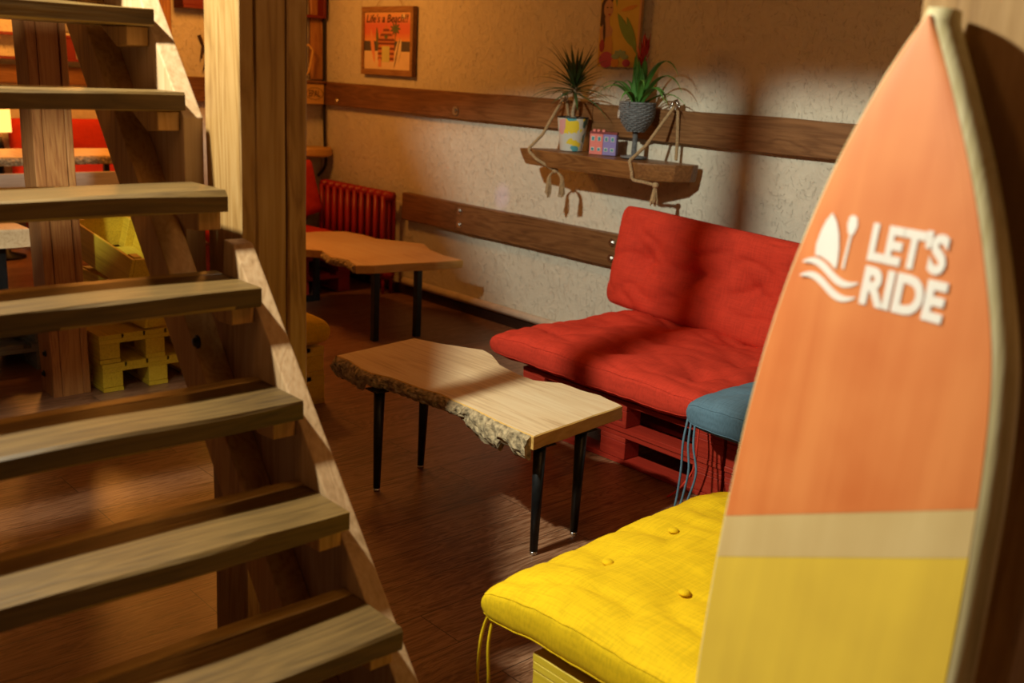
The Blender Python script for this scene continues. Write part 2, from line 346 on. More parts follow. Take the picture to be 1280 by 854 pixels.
# ------------------------------------------------------------------ staircase
tops = [0.19, 0.38, 0.572, 0.752, 0.940, 1.153, 1.340, 1.547, 1.738, 1.93, 2.125, 2.32, 2.515, 2.71, 2.905]
fronts = [-1.11, -1.285, -1.457, -1.645, -1.827, -2.003, -2.153, -2.352, -2.510, -2.68, -2.855, -3.03, -3.205, -3.38, -3.555]
st = thing('staircase', 'open wooden staircase with thick worn treads rising along the left of the room', 'staircase', (-1.2, 0.65, 0))
def sl(v): return (v[0]+1.2, v[1]-0.65, v[2])
k = 0
for z, x in zip(tops, fronts):
    th = 0.044
    rb = rough_board(x-0.178+1.2, x+1.2, 0.12-0.65, 1.098-0.65, z-th, z, 1, 0.007, 0.06, 0.005, seed=k)
    rb.normal_update()
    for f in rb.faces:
        if abs(f.normal.z) < 0.6 or f.normal.z < 0: f.material_index = 1  # all faces but the tops take the shaded copy
    t = obj('tread', rb, [MT['tread'], MT['tread_shade']], st)
    rb = rough_board(x-0.220+1.2, x-0.1795+1.2, 0.12-0.65, 1.098-0.65, z-th, z-0.001, 1, 0.003, 0.06, 0.004, seed=k+30)
    obj('back_board', rb, MT['tread'], t)
    # cleat under each end of the tread, fixed to the stringer
    for (y0, y1) in ((1.045, 1.099), (0.121, 0.175)):
        bm = BM(); prism(bm, [(x-0.20+1.2, z-th-0.001), (x-0.035+1.2, z-th-0.001), (x-0.035+1.2, z-th-0.045), (x-0.10+1.2, z-th-0.05)], 'Y', y0-0.65, y1-0.65)
        obj('support_block', bevel(bm, 0.002), MT['beam'], t)
    k += 1
def diag(zlo, zhi, off_lo, off_hi, y0, y1, cutx=None, upper=False):
    # board following the stair pitch; its front edge line x = f(z)
    def fx(z): return -1.112 - (z-0.0)*0.835
    pts = [(fx(zlo)+off_hi, zlo), (fx(zhi)+off_hi, zhi), (fx(zhi)+off_lo, zhi), (fx(zlo)+off_lo, zlo)]
    return pts
def stringer(name, pts, y0, y1, mat):
    bm = BM(); prism(bm, [(p[0]+1.2, p[1]) for p in pts], 'Y', y0-0.65, y1-0.65)
    return obj(name, bevel(bm, 0.004, 2), mat, st)
fx = lambda z: -1.112 - z*0.835
# right stringer, stopped against the big post, then going on behind it
ztop = 1.225
stringer('stringer', [(fx(0.0), 0.0), (fx(ztop)-0.0, ztop), (fx(ztop)-0.045, ztop+0.005), (-2.19, 1.06), (-2.19, 0.87), (fx(0)-0.345, 0.0)], 1.10, 1.15, MT['stringer'])
stringer('stringer', [(-2.37, 1.49), (fx(3.0), 3.0), (fx(3.0)-0.30, 3.0), (fx(1.2)-0.30, 1.2), (-2.37, 1.1)], 1.10, 1.15, MT['stringer'])
stringer('stringer', [(fx(0.0), 0.0), (fx(3.0), 3.0), (fx(3.0)-0.2, 3.0), (fx(0)-0.235, 0.0)], 0.07, 0.12, MT['stringer'])
for (y0, y1) in ((1.03, 1.10), (0.12, 0.19)):
    fb = lambda z: -1.565 - z*0.80
    stringer('carriage_beam', [(fb(0.0)+0.155, 0.0), (fb(2.9)+0.155, 2.9), (fb(2.9)+0.02, 2.9), (fb(0)+0.02, 0.0)], y0, y1, MT['beam'])
    
for c in st.children:
    if c.name.startswith('carriage_beam'): c['label'] = 'brown rear beam carrying the treads'

# ------------------------------------------------------------------ posts
def clad_post(label, x0, x1, y0, y1, splits, h, mats, name='wooden_post', lean=None):
    p = thing(name, label, 'post', ((x0+x1)/2, (y0+y1)/2, 0), (0, 0, 0))
    cx, cy = (x0+x1)/2, (y0+y1)/2; ys = [y0]+splits+[y1]
    for i in range(len(ys)-1):
        a, b = ys[i]-cy+(0.0015 if i else 0), ys[i+1]-cy-0.0015
        off = [0, -0.003, 0.0][i % 3]
        rb = rough_board(x0-cx, x1-cx+off, a, b, 0, h, 2, 0.0035, 0.09, 0.004, seed=i+x0*3)
        obj('board', rb, mats, p)
    if lean: p.rotation_euler = lean
    return p
clad_post('large honey-coloured square timber post standing beside the stairs, mid picture', -2.365, -2.195, 1.153, 1.33, [1.192, 1.275], 3.295, MT['post'])
clad_post('reddish square timber post behind the left side of the staircase', -5.16, -4.99, 1.62, 1.80, [1.665, 1.765], 3.29, MT['post_red'], lean=(math.radians(0.9), 0, 0))
clad_post('broad wooden post that the upright surfboard leans on', -0.720, -0.455, 1.374, 1.535, [], 3.295, MT['cross'])
bm = rough_board(-0.035, 0.035, -0.045, 0.045, 0, 3.295, 2, 0.002, 0.1)
o = obj('slim_post', bm, MT['beam'], None, False, (-2.725, 1.487, 0)); tag(o, 'slim wooden post behind the big one, its foot visible under the stairs', 'post')
def bolt_part(parent, loc, label=None):
    bm = BM(); r_ = 0.011
    lathe(bm, [(0, 0), (r_*1.5, 0), (r_*1.5, 0.003), (r_, 0.004), (r_*0.9, 0.011), (0, 0.013)], 12)
    return obj('bolt', bm, MT['blackmetal'], parent, True, loc, (PI/2, 0, 0))
left_post = [o for o in S.objects if o.get('label', '').startswith('reddish square')][0]
for (bx_, bz_) in ((-0.025, 0.10), (0.015, 0.21)): bolt_part(left_post, (bx_, -0.0925, bz_))
bolt_part(st, (-2.17+1.2, 1.0275-0.65, 1.0))
# red painted pillar at the wall jog
bm = rough_board(-7.5, -7.29, 3.235, 3.315, 0, 3.295, 2, 0.003, 0.1)
o = obj('corner_pillar', bm, MT['post_red'], None); tag(o, 'dark reddish wooden pillar at the end of the short orange-lit wall, behind the staircase', 'pillar')

# ------------------------------------------------------------------ pallets
def make_pallet(name, label, loc, w, d, paint, group=None, rot=(0, 0, 0), stamp=None, cx_block=0.5):
    # w along x (runners and deck boards follow x), d along y; 0.144 high
    p = thing(name, label, 'pallet', loc, rot, group)
    bw = 0.145; bd = 0.1
    xs = [0, w*cx_block-bw/2, w-bw]; ysb = [0, d/2-bd/2, d-bd]
    nb = max(5, int(d/0.17)); gap = (d-nb*0.12)/(nb-1)
    for i in range(nb):
        y = i*(0.12+gap); obj('deck_board', rough_board(0, w, y, y+0.12, 0.122, 0.144, 0, 0.002, 0.1, 0.002, seed=i), paint, p)
    for x in xs: obj('cross_board', bbox(x, x+bw, 0, d, 0.100, 0.1215, 0.002), paint, p)
    for x in xs:
        for y in ysb: obj('block', bbox(x, x+bw, y+0.001, y+bd, 0.022, 0.0995, 0.003), paint, p)
    for y in ysb: obj('runner', rough_board(0, w, y, y+bd, 0.0, 0.0215, 0, 0.0015, 0.1, 0.002, seed=y), paint, p)
    if stamp:
        t = text_bm(stamp, 0.03); fit(t, 0.07, 0.022)
        o = obj('stamp', t, MT['stamp'], p, False, (xs[1]+0.035, -0.0012, 0.062), (PI/2, 0, 0))
        bm = BM(); pts = [(0, 0), (0.105, 0), (0.105, 0.038), (0, 0.038)]
        for a, b in zip(pts, pts[1:]+pts[:1]):
            tube(bm, [(a[0], a[1], 0), (b[0], b[1], 0)], 0.0012, 4)
        obj('stamp_frame', bm, MT['stamp'], o, False, (-0.018, -0.008, 0))
    return p

# ------------------------------------------------------------------ cushions
def cushion(name, label, loc, w, d, h, mat, tufts, rot=(0, 0, 0), seed=0, sag=None, amp=0.006, n=72, dome=0.2, dimple=0.03, buttons=False, pw=8, shear=None, seam=True):
    root = thing(name, label, 'cushion', loc, rot)
    def ss(i):
        u = -1+2*i/n; return math.copysign(1-(1-abs(u))**1.7, u)
    def P(u, v, top):
        # rounded rectangle plan with drawn in sides
        e = (1-abs(u)**pw)**0.26 * (1-abs(v)**pw)**0.26
        pl = 1 - 0.03*(1-abs(v)**2)*abs(u)**6*0.8
        x = u*w/2*(1-0.035*abs(v)**8)*(1-0.02*(1-v*v)*abs(u)**4)
        y = v*d/2*(1-0.035*abs(u)**8)*(1-0.02*(1-u*u)*abs(v)**4)
        t = h/2*e*(1-dome + dome*(1-u*u)**0.5*(1-v*v)**0.5) if top else h/2*e*(1-dome*0.3)
        z = t if top else -t
        nz = noise.noise(Vector((x*5+seed*3.3, y*5, seed)))*amp + noise.noise(Vector((x*16, y*16+seed, seed)))*amp*0.35
        if top: nz -= amp*1.1*(1-abs(noise.noise(Vector((x*4.5+seed, y*7.5, seed*2.0)))))**6
        z += nz*e
        # stitching puckers on the side walls
        side = max(abs(u), abs(v))
        if side > 0.9:
            q = (x*60 if abs(v) > abs(u) else y*60)
            z += 0.0025*math.sin(q+3*noise.noise(Vector((q*0.2, seed, 0))))*(side-0.9)*10*(1 if top else -1)*e
        if top:
            for (tx, ty) in tufts:
                dx, dy = x-tx, y-ty; r = math.hypot(dx, dy); a = math.atan2(dy, dx)
                z -= dimple*math.exp(-(r/0.055)**1.4) + dimple*0.45*math.exp(-(r/0.15)**2)
                z -= dimple*0.22*max(0, math.cos(a*5+seed+tx*9))*math.exp(-(r/0.16)**2)*min(1, r/0.04)
        if sag: z += sag(x, y)
        return Vector((x, y, z))
    bm = BM(); g = {}
    for top in (1, 0):
        for i in range(n+1):
            for j in range(n+1):
                edge = i in (0, n) or j in (0, n)
                if edge and (i, j, 1) in g: g[(i, j, 0)] = g[(i, j, 1)]; continue
                g[(i, j, top)] = bm.verts.new(P(ss(i), ss(j), top))
    for top in (1, 0):
        for i in range(n):
            for j in range(n):
                q = [g[(i, j, top)], g[(i+1, j, top)], g[(i+1, j+1, top)], g[(i, j+1, top)]]
                bm.faces.new(q if top else q[::-1])
    obj('cover', bm, mat, root, True)
    if seam:
        for top, s in ((1, 0.985), (0, 0.985)):
            path = []
            m = 40
            for (a, b, c_, d_) in ((-1, -1, 1, -1), (1, -1, 1, 1), (1, 1, -1, 1), (-1, 1, -1, -1)):
                for q in range(m):
                    f = q/m; uu = (a+(c_-a)*f)*s; vv = (b+(d_-b)*f)*s
                    path.append(P(uu, vv, top))
            path.append(path[0])
            bm = BM(); tube(bm, path, 0.0022, 6, cap=False); obj('seam', bm, mat, root, True)
    if buttons:
        for (tx, ty) in tufts:
            p = P(tx/(w/2), ty/(d/2), 1)
            bm = BM(); lathe(bm, [(0, 0.010), (0.009, 0.009), (0.015, 0.004), (0.015, 0), (0, -0.004)], 16)
            obj('button', bm, mat, root, True, p+Vector((0, 0, 0.004)))
    root['_'] = 0; del root['_']
    return root, P
def tie(root, pts, mat, r=0.004):
    bm = BM(); tube(bm, spline(pts, 10), r, 6); return obj('tie', bm, mat, root, True)

# red sofa by the wall
make_pallet('pallet', 'red painted pallet on the floor, lower of the two under the red seat cushion', (-3.44, 3.262, 0.001), 1.17, 1.18, MT['redpaint'], cx_block=0.50)
make_pallet('pallet', 'red painted pallet with a black stamp, directly under the red seat cushion by the wall', (-3.44, 3.256, 0.147), 1.17, 1.18, MT['redpaint'], stamp='EPAL', cx_block=0.50)
tf = [(-0.42, -0.26), (0, -0.26), (0.42, -0.26), (-0.42, 0.05), (0, 0.05), (0.42, 0.05), (-0.2, 0.33), (0.22, 0.33)]
c, P = cushion('seat_cushion', 'wide tufted red seat cushion lying on the red pallets by the wall', (-2.985, 3.69, 0.386), 1.30, 1.04, 0.18, MT['red_fab'], tf, seed=1, dimple=0.036, amp=0.012,
    sag=lambda x, y: -0.012*max(0, (-x-0.45)/0.2)**1.2)
tie(c, [(0.63, -0.49, -0.04), (0.645, -0.51, -0.14), (0.63, -0.50, -0.25), (0.59, -0.53, -0.34), (0.56, -0.56, -0.375)], MT['red_fab'])
tie(c, [(-0.62, 0.38, -0.01), (-0.70, 0.36, -0.02), (-0.76, 0.33, -0.03), (-0.78, 0.28, -0.045)], MT['red_fab'])
c, P = cushion('back_cushion', 'tufted red back cushion leaning against the plaster wall on the red seat', (-3.04, 4.17, 0.688), 1.36, 0.54, 0.20, MT['red_fab'],
    [(-0.42, 0.02), (-0.1, 0.0), (0.25, 0.0), (0.55, 0.02)], rot=(math.radians(82), math.radians(2.5), 0), seed=5, dimple=0.055, amp=0.016)
# blue cushion on the next pallets to the right
make_pallet('pallet', 'red painted pallet on the floor, lower of the two under the blue cushion', (-2.255, 3.262, 0.001), 0.8, 1.18, MT['redpaint'])
make_pallet('pallet', 'red painted pallet directly under the blue cushion', (-2.255, 3.256, 0.147), 0.8, 1.18, MT['redpaint'])
c, P = cushion('seat_cushion', 'greyish blue seat cushion with hanging ties, mostly behind the surfboard', (-2.0, 3.50, 0.405), 0.70, 0.86, 0.17, MT['blue_fab'], [(-0.1, 0.0), (0.2, 0)], seed=9)
for dx in (0, 0.018, 0.036):
    tie(c, [(-0.33+dx, -0.41, -0.03), (-0.325+dx*1.4, -0.432, -0.12), (-0.32+dx*2.0, -0.435, -0.22), (-0.325+dx*1.5, -0.437, -0.33), (-0.33+dx*1.2, -0.44, -0.385)], MT['blue_fab'], 0.0045)
# yellow bench in front
make_pallet('pallet', 'yellow painted pallet on the floor, lower of the two under the yellow bench cushion', (-1.575, 1.58, 0.001), 1.2, 0.8, MT['yelpaint'])
make_pallet('pallet', 'yellow painted pallet directly under the big yellow cushion in the foreground', (-1.575, 1.575, 0.147), 1.2, 0.8, MT['yelpaint'])
c, P = cushion('seat_cushion', 'large bright yellow button-tufted cushion in the foreground behind the surfboard', (-1.125, 2.05, 0.388), 1.30, 1.02, 0.175, MT['yel_fab'],
    [(-0.47, -0.21), (-0.48, 0.06), (-0.23, -0.20), (-0.23, 0.07), (-0.45, 0.33), (-0.2, 0.34), (0.05, -0.20), (0.05, 0.07), (0.05, 0.34), (0.32, -0.2), (0.32, 0.07), (0.32, 0.34)], seed=3, buttons=True, dimple=0.013, amp=0.012,
    sag=lambda x, y: -0.035*max(0, (-x-0.42)/0.2)**1.3*max(0.2, min(1, (0.3-y)/0.6)))
tie(c, [(-0.60, -0.47, -0.04), (-0.625, -0.485, -0.12), (-0.63, -0.49, -0.22), (-0.625, -0.495, -0.33), (-0.60, -0.495, -0.355)], MT['yel_fab'], 0.0042)
tie(c, [(-0.60, -0.465, -0.04), (-0.60, -0.485, -0.14), (-0.588, -0.49, -0.24), (-0.59, -0.495, -0.34)], MT['yel_fab'], 0.0042)
tie(c, [(-0.60, -0.475, -0.04), (-0.615, -0.49, -0.10), (-0.62, -0.50, -0.2), (-0.612, -0.50, -0.3), (-0.618, -0.50, -0.35)], MT['yel_fab'], 0.0036)

# ------------------------------------------------------------------ live edge tables
def resample(pts, step):
    out = []
    for a, b in zip(pts, pts[1:]+pts[:1]):
        a = Vector(a); b = Vector(b); n = max(1, int((b-a).length/step))
        for k in range(n): out.append(a+(b-a)*k/n)
    return out
def slab_top(root, pts, zt, thick, bark_range, mats, step=0.02, seed=0, name='tabletop', barkname='bark_edge', barkdrop=None):
    # pts 2D counter clockwise local outline; bark_range(p) -> True where the edge keeps its bark
    o = resample(pts, step); n = len(o)
    bm = BM(); lv = [0, 0.004, thick*0.5, thick-0.004, thick]; rings = []
    for li, dz in enumerate(lv):
        ring = []
        for i, p in enumerate(o):
            t = (o[(i+1) % n]-o[i-1]).normalized(); nrm = Vector((t.y, -t.x))
            ins = 0.004 if li in (0, 4) else 0.0
            wob = 0.004*noise.noise(Vector((p.x*14, p.y*14, dz*30+seed)))
            q = p - nrm*(ins-wob)
            ring.append(bm.verts.new((q.x, q.y, zt-dz)))
        rings.append(ring)
    for a, b in zip(rings, rings[1:]):
        for i in range(n):
            f = bm.faces.new((a[i], b[i], b[(i+1) % n], a[(i+1) % n])); f.material_index = 1
    bm.faces.new(rings[0]).material_index = 0; bm.faces.new(rings[-1]).material_index = 0
    top = obj(name, bm, mats[:2], root)
    seg = [i for i in range(n) if bark_range(o[i])]
    if seg:
        # contiguous run
        start = next(i for i in seg if (i-1) % n not in seg); run = [start]
        while (run[-1]+1) % n in seg and len(run) < n: run.append((run[-1]+1) % n)
        bm = BM(); prev = None; L = 9
        for kk, i in enumerate(run):
            p = o[i]; t = (o[(i+1) % n]-o[i-1]).normalized(); nrm = Vector((t.y, -t.x))
            drop = (barkdrop(p) if barkdrop else thick)
            ring = [bm.verts.new((p.x-nrm.x*0.004, p.y-nrm.y*0.004, zt-drop+0.006)), bm.verts.new((p.x-nrm.x*0.004, p.y-nrm.y*0.004, zt-0.004))]
            for l in range(L):
                f = l/(L-1); rr = 0.003+0.020*math.sin(PI*(0.12+0.85*f))
                q3 = Vector((p.x*38, p.y*38, f*2.6+seed)); rr += 0.016*noise.noise(q3)+0.008*noise.noise(q3*2.7)
                if l == 0: rr = 0.001
                ring.append(bm.verts.new((p.x+nrm.x*rr, p.y+nrm.y*rr, zt-0.003-(drop-0.003)*f+0.004*noise.noise(q3*1.3))))
            if prev:
                for j in range(len(ring)):
                    j2 = (j+1) % len(ring); bm.faces.new((prev[j], prev[j2], ring[j2], ring[j]))
            else: bm.faces.new(ring)
            prev = ring
        bm.faces.new(prev); obj(barkname, bm, mats[2], top)
    return top

t1 = thing('coffee_table', 'low pale live-edge slab coffee table on black tapered legs in front of the red sofa', 'table', (-2.95, 2.52, 0))
def l2(p): return (p[0]+2.95, p[1]-2.52)
front = [(-3.545, 2.285), (-3.43, 2.283), (-3.33, 2.262), (-3.255, 2.258), (-3.167, 2.289), (-3.007, 2.298), (-2.889, 2.318), (-2.662, 2.308), (-2.508, 2.292), (-2.352, 2.292)]
back = [(-2.412, 2.80), (-2.544, 2.822), (-2.636, 2.81), (-2.746, 2.811), (-2.834, 2.742), (-2.944, 2.752), (-3.074, 2.776), (-3.2, 2.85), (-3.29, 2.868), (-3.47, 2.78), (-3.61, 2.735)]
ol = [l2(p) for p in front+back]
def bdrop(p):
    x = p.x-2.95
    if x < -3.3: return 0.085
    if x < -2.72: return 0.055
    if x < -2.66: return 0.055+0.05*(x+2.72)/0.06
    if x < -2.50: return 0.10
    if x < -2.45: return 0.07
    return 0.09
slab_top(t1, ol, 0.46, 0.052, lambda p: p.y+2.52 < 2.33 and p.x-2.95 < -2.365, [MT['slab'], MT['slabcut'], MT['bark']], 0.012, 3, barkdrop=bdrop)
def taper_leg(root, top, foot, r0=0.023, r1=0.014):
    bm = BM(); tube(bm, [top, Vector(top).lerp(Vector(foot), 0.97)], [r0, r1], 20)
    l = obj('leg', bm, MT['blackmetal'], root, True)
    bm = BM(); f = Vector(foot); tube(bm, [f+Vector((0, 0, 0.012)), f], [r1*1.02, r1*0.95], 16); obj('foot_cap', bm, MT['chrome'], l, True)
    bm = BM(); box(bm, top[0]-0.04, top[0]+0.04, top[1]-0.04, top[1]+0.04, 0.404, 0.4079); obj('mounting_plate', bm, MT['blackmetal'], l)
for (tx, ty, fx_, fy_) in ((-3.20, 2.262, -3.165, 2.232), (-3.275, 2.545, -3.265, 2.525), (-2.40, 2.37, -2.385, 2.355), (-2.425, 2.60, -2.415, 2.585)):
    taper_leg(t1, (*l2((tx, ty)), 0.405), (*l2((fx_, fy_)), 0.0))

t2 = thing('side_table', 'orange-lit live-edge slab table with square black legs by the radiator', 'table', (-5.4, 3.75, 0))
def l3(p): return (p[0]+5.4, p[1]-3.75)
ol2 = [(-6.30, 3.40), (-6.1, 3.43), (-5.74, 3.45), (-5.65, 3.53), (-5.425, 3.455), (-5.304, 3.50), (-5.117, 3.432), (-5.068, 3.53), (-5.046, 3.726), (-4.995, 3.928), (-4.975, 4.136), (-5.149, 4.133), (-5.391, 4.192), (-5.574, 4.289), (-5.723, 4.222), (-5.89, 4.12), (-6.07, 4.134), (-6.26, 4.096), (-6.33, 3.9)]
slab_top(t2, [l3(p) for p in ol2], 0.475, 0.05, lambda p: (p.y+3.75 < 3.52 and p.x-5.4 < -5.13), [wood('brown_maple', (0.55, 0.33, 0.16), (0.78, 0.55, 0.30), (0.86, 0.68, 0.42), 'X', 0.5, 0.45, 0.08, 0.35), MT['slabcut'], MT['bark']], 0.02, 8)
for (x, y) in ((-5.06, 3.85), (-5.10, 3.56), (-6.24, 3.85), (-6.24, 3.56)):
    a = l3((x, y)); obj('leg', bbox(a[0]-0.02, a[0]+0.02, a[1]-0.02, a[1]+0.02, 0.0, 0.424, 0.002), MT['blackmetal'], t2)
for x in (-6.24,):
    a = l3((x, 3.56)); obj('floor_bar', bbox(a[0]-0.02, a[0]+0.02, a[1]+0.021, a[1]+0.269, 0.0, 0.04, 0.002), MT['blackmetal'], t2)

# ------------------------------------------------------------------ radiator
rd = thing('radiator', 'dark red painted cast-iron radiator under the wall rail in the corner', 'radiator', (-6.60, 4.43, 0))
n = 10
for i in range(n):
    x = -0.43+i*0.092
    bm = BM()
    for dy in (-0.045, 0.0, 0.045):
        tube(bm, [(x, dy, 0.14), (x, dy, 0.72)], [0.019, 0.019], 10)
    for z in (0.14, 0.72):
        lathe(bm, [(0, -0.035), (0.03, -0.03), (0.042, 0), (0.03, 0.03), (0, 0.035)], 14, (x, 0, z))
        tube(bm, [(x-0.046, 0, z), (x+0.046, 0, z)], 0.024, 10)
        tube(bm, [(x, -0.048, z), (x, 0.048, z)], 0.030, 10)
    if i in (0, n-1):
        tube(bm, [(x, -0.035, 0.0), (x, -0.035, 0.14)], 0.012, 8); tube(bm, [(x, 0.035, 0.0), (x, 0.035, 0.14)], 0.012, 8)
    obj('section', bm, MT['radiator'], rd, True)

# ------------------------------------------------------------------ hanging shelf and what stands on it
sh = thing('hanging_shelf', 'thick brown live-edge plank shelf hung from the wall rail by ropes', 'shelf', (-4.03, 4.35, 1.205))
o2 = [(-0.56, -0.13), (-0.3, -0.15), (0.1, -0.145), (0.38, -0.15), (0.53, -0.02), (0.565, 0.08), (0.555, 0.14), (0.1, 0.142), (-0.44, 0.14), (-0.5, 0.02)]
o2 = resample(o2, 0.03); nn = len(o2); bm = BM(); rings = []
for li, (dz, sc) in enumerate(((0, 0.992), (-0.006, 1.0), (-0.04, 0.975), (-0.082, 0.93), (-0.09, 0.91))):
    ring = []
    for p in o2:
        s = sc if p.x < 0.35 else 1-(1-sc)*0.3
        wv = 0.004*noise.noise(Vector((p.x*9, p.y*9, dz*20)))
        ring.append(bm.verts.new((p.x*s+wv, p.y*(sc if p.y < 0 else 1), dz)))
    rings.append(ring)
for a, b in zip(rings, rings[1:]):
    for i in range(nn): bm.faces.new((a[i], a[(i+1) % nn], b[(i+1) % nn], b[i]))
bm.faces.new(rings[0]); bm.faces.new(rings[-1])
obj('plank', bm, MT['shelf'], sh)
def rope(bm, pts, r=0.0085):
    sp = spline(pts, 14); L_ = [0]
    for a, b in zip(sp, sp[1:]): L_.append(L_[-1]+(b-a).length)
    for ph in (0, 2*PI/3, 4*PI/3):
        path = []
        for i, p in enumerate(sp):
            t = (sp[min(i+1, len(sp)-1)]-sp[max(0, i-1)]).normalized(); a = t.cross(Vector((0.3, 1, 0.2))).normalized(); b = t.cross(a)
            w = ph+L_[i]*150; path.append(p+(a*math.cos(w)+b*math.sin(w))*r*0.55)
        tube(bm, path, r*0.62, 6)
def dense(pts, n):
    out = []
    for a, b in zip(pts, pts[1:]):
        a, b = Vector(a), Vector(b)
        for k in range(n): out.append(a.lerp(b, k/n))
    out.append(Vector(pts[-1])); return out
def hanger(hx, fxx, bx, kx, tl, mid):
    # hx hook x, fxx front edge x, bx back x; all local to the shelf
    bm = BM()
    rope(bm, dense([(hx, 0.105, 0.295), (fxx+(hx-fxx)*0.25, -0.06, 0.085), (fxx, -0.162, 0.008)], 4)+dense([(fxx+0.004, -0.163, -0.012), mid, (kx, -0.10, -0.108)], 2))
    rope(bm, dense([(hx+0.012, 0.12, 0.285), (bx, 0.135, 0.12), (bx, 0.137, 0.012)], 4))
    r_ = obj('rope', bm, MT['rope'], sh, True)
    bm = BM(); lathe(bm, [(0, -0.018), (0.014, -0.012), (0.019, 0), (0.014, 0.012), (0, 0.018)], 12, (kx, -0.10, -0.108)); obj('knot', bm, MT['rope'], r_, True)
    bm = BM()
    for (tx, tz, spn) in tl:
        for q in range(36):
            a = random.uniform(0, 2*PI); rr = random.uniform(0, spn)
            e = Vector((kx+tx+rr*math.cos(a), -0.10+rr*math.sin(a)*0.8, -0.108+tz+random.uniform(-0.012, 0.02)))
            s0 = Vector((kx+tx*0.12, -0.10, -0.108)); m1 = s0.lerp(e, 0.35)+Vector((tx*0.45, 0, 0.012)); m2 = s0.lerp(e, 0.7)+Vector((tx*0.25+random.uniform(-.006, .006), random.uniform(-.006, .006), 0.0))
            tube(bm, spline([s0, m1, m2, e], 4), 0.0028, 4)
    obj('tassel', bm, MT['rope'], r_, False)
    # metal shackle on the rail
    bm = BM()
    for k in range(3):
        ang = k*1.1; pts = []
        for j in range(17):
            a = 2*PI*j/16; v = Vector((0.021*math.cos(a), 0, 0.026*math.sin(a))); v.rotate(Matrix.Rotation(ang, 3, 'Z')); pts.append(v+Vector((hx+(k-1)*0.012, 0.118-k*0.004, 0.295+k*0.006)))
        tube(bm, pts, 0.0042, 8, cap=False)
    obj('shackle', bm, MT['chrome'], sh, True)
hanger(-0.46, -0.445, -0.42, -0.285, [(-0.05, -0.15, 0.022), (0.062, -0.135, 0.024)], (-0.375, -0.162, -0.052))
hanger(0.385, 0.335, 0.40, 0.47, [(0.0, -0.10, 0.028)], (0.36, -0.155, -0.088))

def leaf(bm, base, az, el, L_, wdt, droop, mi=0, seg=9, fold=0.25, twist=0.0):
    # arching strap leaf made of a folded, closed thin blade
    d = Vector((math.cos(az)*math.cos(el), math.sin(az)*math.cos(el), math.sin(el))); p = Vector(base); side = Vector((-math.sin(az), math.cos(az), 0)); rows = []
    st_ = L_/seg
    for i in range(seg+1):
        t = i/seg; w = wdt*(math.sin(PI*min(1, 0.18+t*0.82))**0.7)*(1-t**4*0.9)*0.5
        nrm = side.cross(d).normalized()
        th = 0.0008
        rows.append([bm.verts.new(p-side*w+nrm*fold*w), bm.verts.new(p+nrm*th), bm.verts.new(p+side*w+nrm*fold*w), bm.verts.new(p-nrm*th)])
        p = p + d*st_; d = (d + Vector((0, 0, -droop*st_/L_*(0.4+1.6*t)))).normalized()
    for a, b in zip(rows, rows[1:]):
        for j in range(4):
            f = bm.faces.new((a[j], a[(j+1) % 4], b[(j+1) % 4], b[j])); f.material_index = mi
MT['leafdark'] = plain('dark_leaf', (0.055, 0.11, 0.035), 0.45, var=0.35, nscale=9)
MT['leafgreen'] = plain('green_leaf', (0.09, 0.27, 0.05), 0.4, var=0.3, nscale=9)
MT['stem'] = plain('plant_stem', (0.36, 0.27, 0.17), 0.8, var=0.3, nscale=60, bump=0.4)
MT['soil'] = plain('soil', (0.03, 0.018, 0.01), 0.95, var=0.5, nscale=80, bump=1)
# patterned pot
def pot_mat():
    m, nt, b = nodes('patterned_glaze'); L = nt.links.new
    tc = N(nt, 'ShaderNodeTexCoord')
    v = N(nt, 'ShaderNodeTexVoronoi'); v.inputs['Scale'].default_value = 22; mp = N(nt, 'ShaderNodeMapping'); mp.inputs['Scale'].default_value = (1.0, 1.0, 0.75); mp.inputs['Rotation'].default_value = (0.4, 0.2, 0.3)
    nz = N(nt, 'ShaderNodeTexNoise'); nz.inputs['Scale'].default_value = 9; L(tc.outputs['Object'], nz.inputs['Vector'])
    mxv = N(nt, 'ShaderNodeVectorMath', operation='MULTIPLY_ADD'); L(nz.outputs['Color'], mxv.inputs[0]); mxv.inputs[1].default_value = (0.12, 0.12, 0.12); L(tc.outputs['Object'], mxv.inputs[2])
    L(mxv.outputs[0], mp.inputs[0]); L(mp.outputs[0], v.inputs['Vector'])
    sp = N(nt, 'ShaderNodeSeparateColor'); L(v.outputs['Color'], sp.inputs[0])
    W_ = (0.62, 0.62, 0.56)
    r = ramp(nt, [(0.0, W_), (0.40, (0.80, 0.62, 0.05)), (0.58, W_), (0.70, (0.05, 0.12, 0.10)), (0.80, (0.70, 0.36, 0.36)), (0.87, (0.10, 0.36, 0.42)), (0.93, W_)]); r.color_ramp.interpolation = 'CONSTANT'
    L(sp.outputs[0], r.inputs[0]); L(r.outputs[0], b.inputs['Base Color']); b.inputs['Roughness'].default_value = 0.35
    return m
pz = 1.2085
pt = thing('flower_pot', 'tapered flower pot with yellow and teal pattern, at the left of the rope shelf', 'pot', (-4.33, 4.385, pz))
bm = BM(); lathe(bm, [(0, 0), (0.064, 0), (0.066, 0.004), (0.090, 0.185), (0.092, 0.190), (0.086, 0.190), (0.082, 0.165), (0, 0.165)], 40); obj('pot_body', bm, pot_mat(), pt, True)
bm = BM(); tube(bm, [(0.0895*math.cos(a*PI/20), 0.0895*math.sin(a*PI/20), 0.190) for a in range(41)], 0.004, 8, cap=False); obj('rim', bm, MT['black'], pt, True)
bm = BM(); lathe(bm, [(0, 0.172), (0.083, 0.1705), (0.083, 0.166), (0, 0.166)], 30); obj('soil', bm, MT['soil'], pt)
